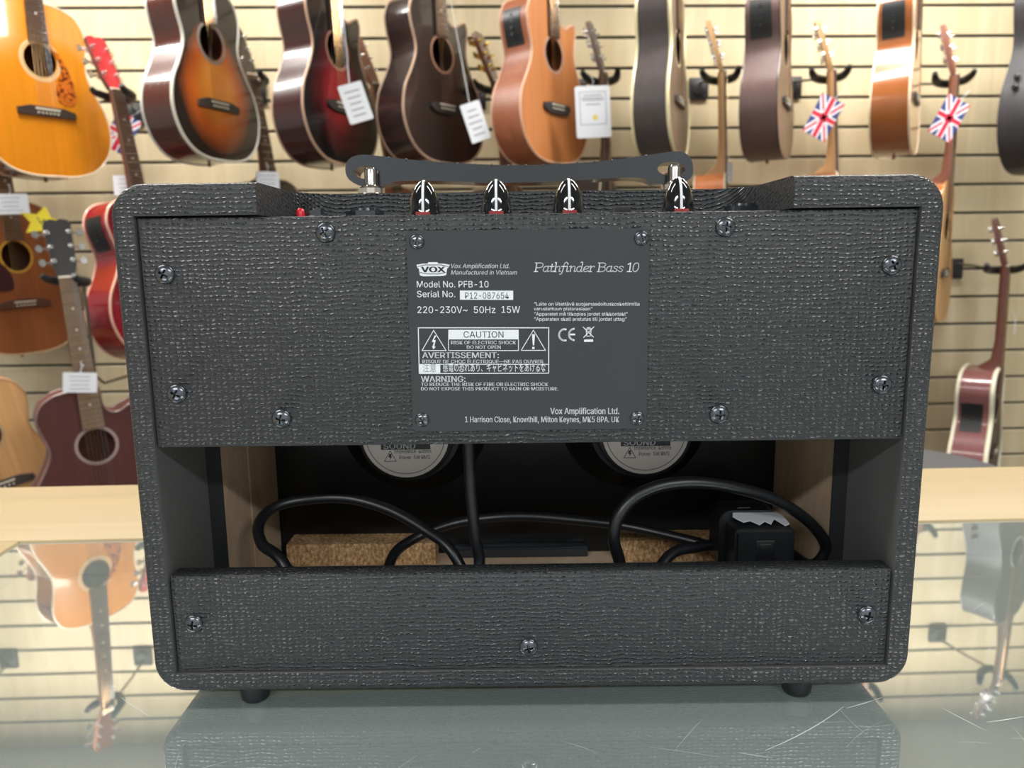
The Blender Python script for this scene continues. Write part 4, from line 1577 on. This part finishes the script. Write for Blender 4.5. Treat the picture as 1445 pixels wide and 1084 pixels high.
b0 = lower_guitar('natural tan guitar body at the lower left edge behind the counter', None, kind='concert', L=0.48, top=('satin', (196, 148, 96)), side=('satin', (150, 104, 68)), binding=(170, 130, 90), rosette=(176, 150, 116), bridge=(62, 54, 50))
place(b0, 2, 683, 2.25, (0, -0.009, b0['sz'] + 0.005), 38, 0.05, 0.16)
b1 = lower_guitar('dark maroon cutaway guitar with grey rosette, low behind the counter at left', None, kind='cutaway', L=0.49, top=('satin', (74, 34, 34)), side=('satin', (104, 62, 54)), binding=(120, 96, 92), binding_r=0.004, rosette=(146, 128, 128),
                  rings=((0.0495, 0.058),), board=(118, 98, 84), head=('gloss', (36, 34, 34)), bridge=(66, 58, 56))
place(b1, 95, 392, 2.22, (0, -0.006, b1['nut']), 33, 0.03, 0.035)
b2 = lower_guitar('maroon-sided guitar with thick cream binding, low at the right behind the counter', None, kind='concert', L=0.46, top=('satin', (60, 48, 44)), side=('gloss', (120, 74, 74)), binding=(222, 216, 192), binding_r=0.0075, head=('satin', (110, 64, 56)),
                  board=(96, 64, 58), neck=('satin', (104, 62, 54)), preamp=0.66, depth=0.118)
place(b2, 1424, 376, 2.6, (0, -0.006, b2['nut']), 50, 0.02, 0.0)
bpy.context.view_layer.update()
hanger(b0, 'black yoke hanger at the left edge, lower row', 'hangers of the lower row', -0.36, 0.0)
hanger(b1, 'black yoke hanger under the black headstock with chrome pegs', 'hangers of the lower row', 0.05, 0.33)
hanger(b2, 'black yoke hanger with long rod at the lower right', 'hangers of the lower row', -0.05)


# ------------------------------------------------------------------ tags, cards, stickers
def card(name, px, py, Y, w, h, turn, roll, label, group, cat='price tag', lines=4, face='card', cord=0.03, tie=None):
    root = empty(name)
    Rm = Matrix.Rotation(R(turn), 3, 'Z') @ Matrix.Rotation(R(roll), 3, 'Y')
    root.matrix_world = Matrix.Translation(at(px, py, Y)) @ Rm.to_4x4()
    bm = bmesh.new()
    add_prism(bm, rrect(-w / 2, w / 2, -h / 2, h / 2, min(w, h) * 0.06, 3), lambda p: Vector((p[0], -0.0006, p[1])), lambda p: Vector((p[0], 0.0006, p[1])))
    obj('card', bm, M[face], root, 0)
    if lines:
        bm = bmesh.new()
        rr = random.Random(int(px * 7 + py))
        top = h * 0.30
        for i in range(lines):
            z = top - i * (h * 0.62 / max(lines - 1, 1))
            lw = w * rr.uniform(0.22, 0.36)
            f = [(-lw, z - h * 0.018), (lw, z - h * 0.018), (lw, z + h * 0.018), (-lw, z + h * 0.018)]
            bm.faces.new([bm.verts.new((a, -0.0009, b)) for a, b in f])
        obj('printed_lines', bm, M['card_line'], root, 0)
    if cord:
        bm = bmesh.new()
        if tie:
            gt, lp3 = tie
            e = Rm.transposed() @ (gt.matrix_world @ Vector(lp3) - at(px, py, Y))
            add_tube(bm, [(0.0, 0.0, h / 2 - 0.004), e], 0.0008, 6)
        else:
            add_tube(bm, [(0.0, 0.0, h / 2 - 0.004), (w * 0.05, 0.004, h / 2 + cord * 0.5), (0, 0.012, h / 2 + cord)], 0.0007, 6)
        obj('cord', bm, M['card'], root, 40)
    tag(root, label, cat, group)
    return root


TG = 'white price cards hung on the guitars'
card('price_tag', 15, 288, 2.50, 0.098, 0.062, 20, -2, 'white price card on the neck of the brown mahogany guitar', TG)
card('price_tag', 178, 262, 2.54, 0.072, 0.062, 20, 0, 'white price card on the neck of the red guitar', TG)
card('price_tag', 378, 256, 2.54, 0.070, 0.060, 20, 0, 'white price card on the dark-headed neck below the sunburst guitar', TG)
card('price_tag', 113, 540, 2.15, 0.084, 0.056, 20, 5, 'white price card on the neck of the maroon cutaway guitar', TG)
card('price_tag', 1030, 244, 2.54, 0.036, 0.062, 50, 0, 'narrow white price card on the orange-brown guitar neck right of centre', TG)
card('price_tag', 1432, 462, 2.54, 0.02, 0.05, 60, 0, 'small white price card on the maroon-sided guitar neck at right', TG)
card('price_tag', 502, 145, 2.27, 0.070, 0.105, 20, -18, 'tilted white card dangling before the dark red burst guitar', TG, lines=5, tie=(top_row[3], (0.024, -0.0125, 0.56)))
card('price_tag', 671, 172, 2.33, 0.064, 0.110, 25, -20, 'tilted white card dangling right of the black cutaway guitar', TG, lines=5, tie=(top_row[4], (0.024, -0.0125, 0.56)))
big = card('price_tag', 837, 158, 2.42, 0.108, 0.150, 6, -3, 'large white price card with yellow star beside satin orange-brown guitar', TG, lines=0, cord=0.03)
bm = bmesh.new()
for z, lw in ((0.048, 0.028), (0.040, 0.034), (0.034, 0.032), (0.022, 0.022)):
    bm.faces.new([bm.verts.new((a, -0.0009, b)) for a, b in ((-lw, z - 0.0016), (lw, z - 0.0016), (lw, z + 0.0016), (-lw, z + 0.0016))])
for poly in line_quads([(-0.040, -0.036), (0.040, -0.036), (0.040, 0.058), (-0.040, 0.058)], 0.002, True):
    bm.faces.new([bm.verts.new((a, -0.0009, b)) for a, b in poly])
obj('printed_lines', bm, M['card_line'], big, 0)
bm = bmesh.new()
star = [((0.011 if i % 2 == 0 else 0.0055) * math.sin(PI * i / 5), (0.011 if i % 2 == 0 else 0.0055) * math.cos(PI * i / 5)) for i in range(10)]
bm.faces.new([bm.verts.new((0.006 + a, -0.001, -0.016 + b)) for a, b in star])
obj('printed_star', bm, M['yellow'], big, 0)

# yellow star card on the brown guitar
root = empty('star_tag')
root.matrix_world = Matrix.Translation(at(60, 314, 2.47)) @ Matrix.Rotation(R(30), 4, 'Z') @ Matrix.Rotation(R(14), 4, 'Y')
bm = bmesh.new()
star = [((0.064 if i % 2 == 0 else 0.034) * math.sin(2 * PI * i / 12), (0.064 if i % 2 == 0 else 0.027) * math.cos(2 * PI * i / 12)) for i in range(12)]
star = [((0.064 if i % 2 == 0 else 0.032) * math.sin(2 * PI * i / 10), (0.052 if i % 2 == 0 else 0.026) * math.cos(2 * PI * i / 10)) for i in range(10)]
add_prism(bm, star, lambda p: Vector((p[0], -0.0006, p[1])), lambda p: Vector((p[0], 0.0006, p[1])))
obj('card', bm, M['yellow'], root, 0)
bm = bmesh.new()
for poly in line_quads([(-0.016, 0.012), (-0.004, -0.004), (0.002, 0.010), (0.014, -0.010)], 0.0025):
    bm.faces.new([bm.verts.new((a, -0.0009, b)) for a, b in poly])
obj('printed_lines', bm, M['ink_dark'], root, 0)
tag(root, 'yellow star shaped card stuck on the brown mahogany guitar', 'star tag')


def flag_tag(px, py, Y, turn, roll, label, w=0.080, h=0.128):
    root = empty('flag_tag')
    root.matrix_world = Matrix.Translation(at(px, py, Y)) @ Matrix.Rotation(R(turn), 4, 'Z') @ Matrix.Rotation(R(roll), 4, 'Y')
    obj('card', box(-w / 2, w / 2, -0.0012, 0.0012, -h / 2, h / 2), M['flag_blue'], root, 0)

    def clip(poly):
        def cut(P, ax, lim, sg):
            out = []
            for i in range(len(P)):
                a, b = P[i], P[(i + 1) % len(P)]
                ina, inb = sg * a[ax] <= sg * lim, sg * b[ax] <= sg * lim
                if ina:
                    out.append(a)
                if ina != inb:
                    t = (lim - a[ax]) / (b[ax] - a[ax])
                    out.append((a[0] + (b[0] - a[0]) * t, a[1] + (b[1] - a[1]) * t))
            return out
        for ax, lim, sg in ((0, w / 2, 1), (0, -w / 2, -1), (1, h / 2, 1), (1, -h / 2, -1)):
            poly = cut(poly, ax, lim, sg)
            if len(poly) < 3:
                return None
        return poly

    def layer(polys, mi, y, bm):
        for p in polys:
            p = clip(p)
            if p:
                f = bm.faces.new([bm.verts.new((a, y, b)) for a, b in p])
                f.material_index = mi

    bm = bmesh.new()
    W2, H2 = w, h
    diag = line_quads([(-W2 / 2, -H2 / 2), (W2 / 2, H2 / 2)], 0.020) + line_quads([(-W2 / 2, H2 / 2), (W2 / 2, -H2 / 2)], 0.020)
    layer(diag, 0, -0.0014, bm)
    layer(line_quads([(-W2 / 2, -H2 / 2), (W2 / 2, H2 / 2)], 0.007) + line_quads([(-W2 / 2, H2 / 2), (W2 / 2, -H2 / 2)], 0.007), 1, -0.0016, bm)
    layer([[(-W2, -0.012), (W2, -0.012), (W2, 0.012), (-W2, 0.012)], [(-0.012, -H2), (0.012, -H2), (0.012, H2), (-0.012, H2)]], 0, -0.0018, bm)
    layer([[(-W2, -0.007), (W2, -0.007), (W2, 0.007), (-W2, 0.007)], [(-0.007, -H2), (0.007, -H2), (0.007, H2), (-0.007, H2)]], 1, -0.0020, bm)
    obj('flag_print', bm, [M['flag_white'], M['flag_red']], root, 0)
    bm = bmesh.new()
    add_tube(bm, [(0, 0, h / 2 - 0.003), (0.012, 0.004, h / 2 + 0.02), (0.02, 0.010, h / 2 + 0.045)], 0.0007, 6)
    obj('cord', bm, M['card'], root, 40)
    tag(root, label, 'flag tag', 'flag printed swing tags')


flag_tag(1162, 166, 2.5, 0, 27, 'red, white and blue flag tag between dark brown and amber-sided guitars')
flag_tag(1339, 167, 2.5, 0, 27, 'red, white and blue flag tag on guitar right of the amber-sided guitar')
flag_tag(172, 188, 2.72, 10, 30, 'red, white and blue flag tag behind the neck of the red guitar')

# ------------------------------------------------------------------ stool behind the counter
p = at_z(1258, 662, CAM_Z - 0.365)
st = empty('bar_stool', (p.x, p.y, 0))
sh = CAM_Z - 0.365
bm = bmesh.new()
add_lathe(bm, [(0.180, sh - 0.06), (0.195, sh - 0.045), (0.200, sh - 0.02), (0.193, sh - 0.004), (0.165, sh), (0, sh + 0.001)], 48)
obj('seat', bm, M['seat_pad'], st, 50)
for k in range(4):
    a = PI / 4 + k * PI / 2
    bm = bmesh.new()
    add_tube(bm, [(0.11 * math.cos(a), 0.11 * math.sin(a), sh - 0.058), (0.19 * math.cos(a), 0.19 * math.sin(a), 0.0)], 0.012, 10)
    obj('leg', bm, M['black_metal'], st, 50)
bm = bmesh.new()
add_tube(bm, [(0.165 * math.cos(2 * PI * k / 32), 0.165 * math.sin(2 * PI * k / 32), 0.25) for k in range(32)], 0.008, 8, closed=True)
obj('foot_ring', bm, M['black_metal'], st, 50)
tag(st, 'dark grey round padded stool behind the counter at right', 'stool')
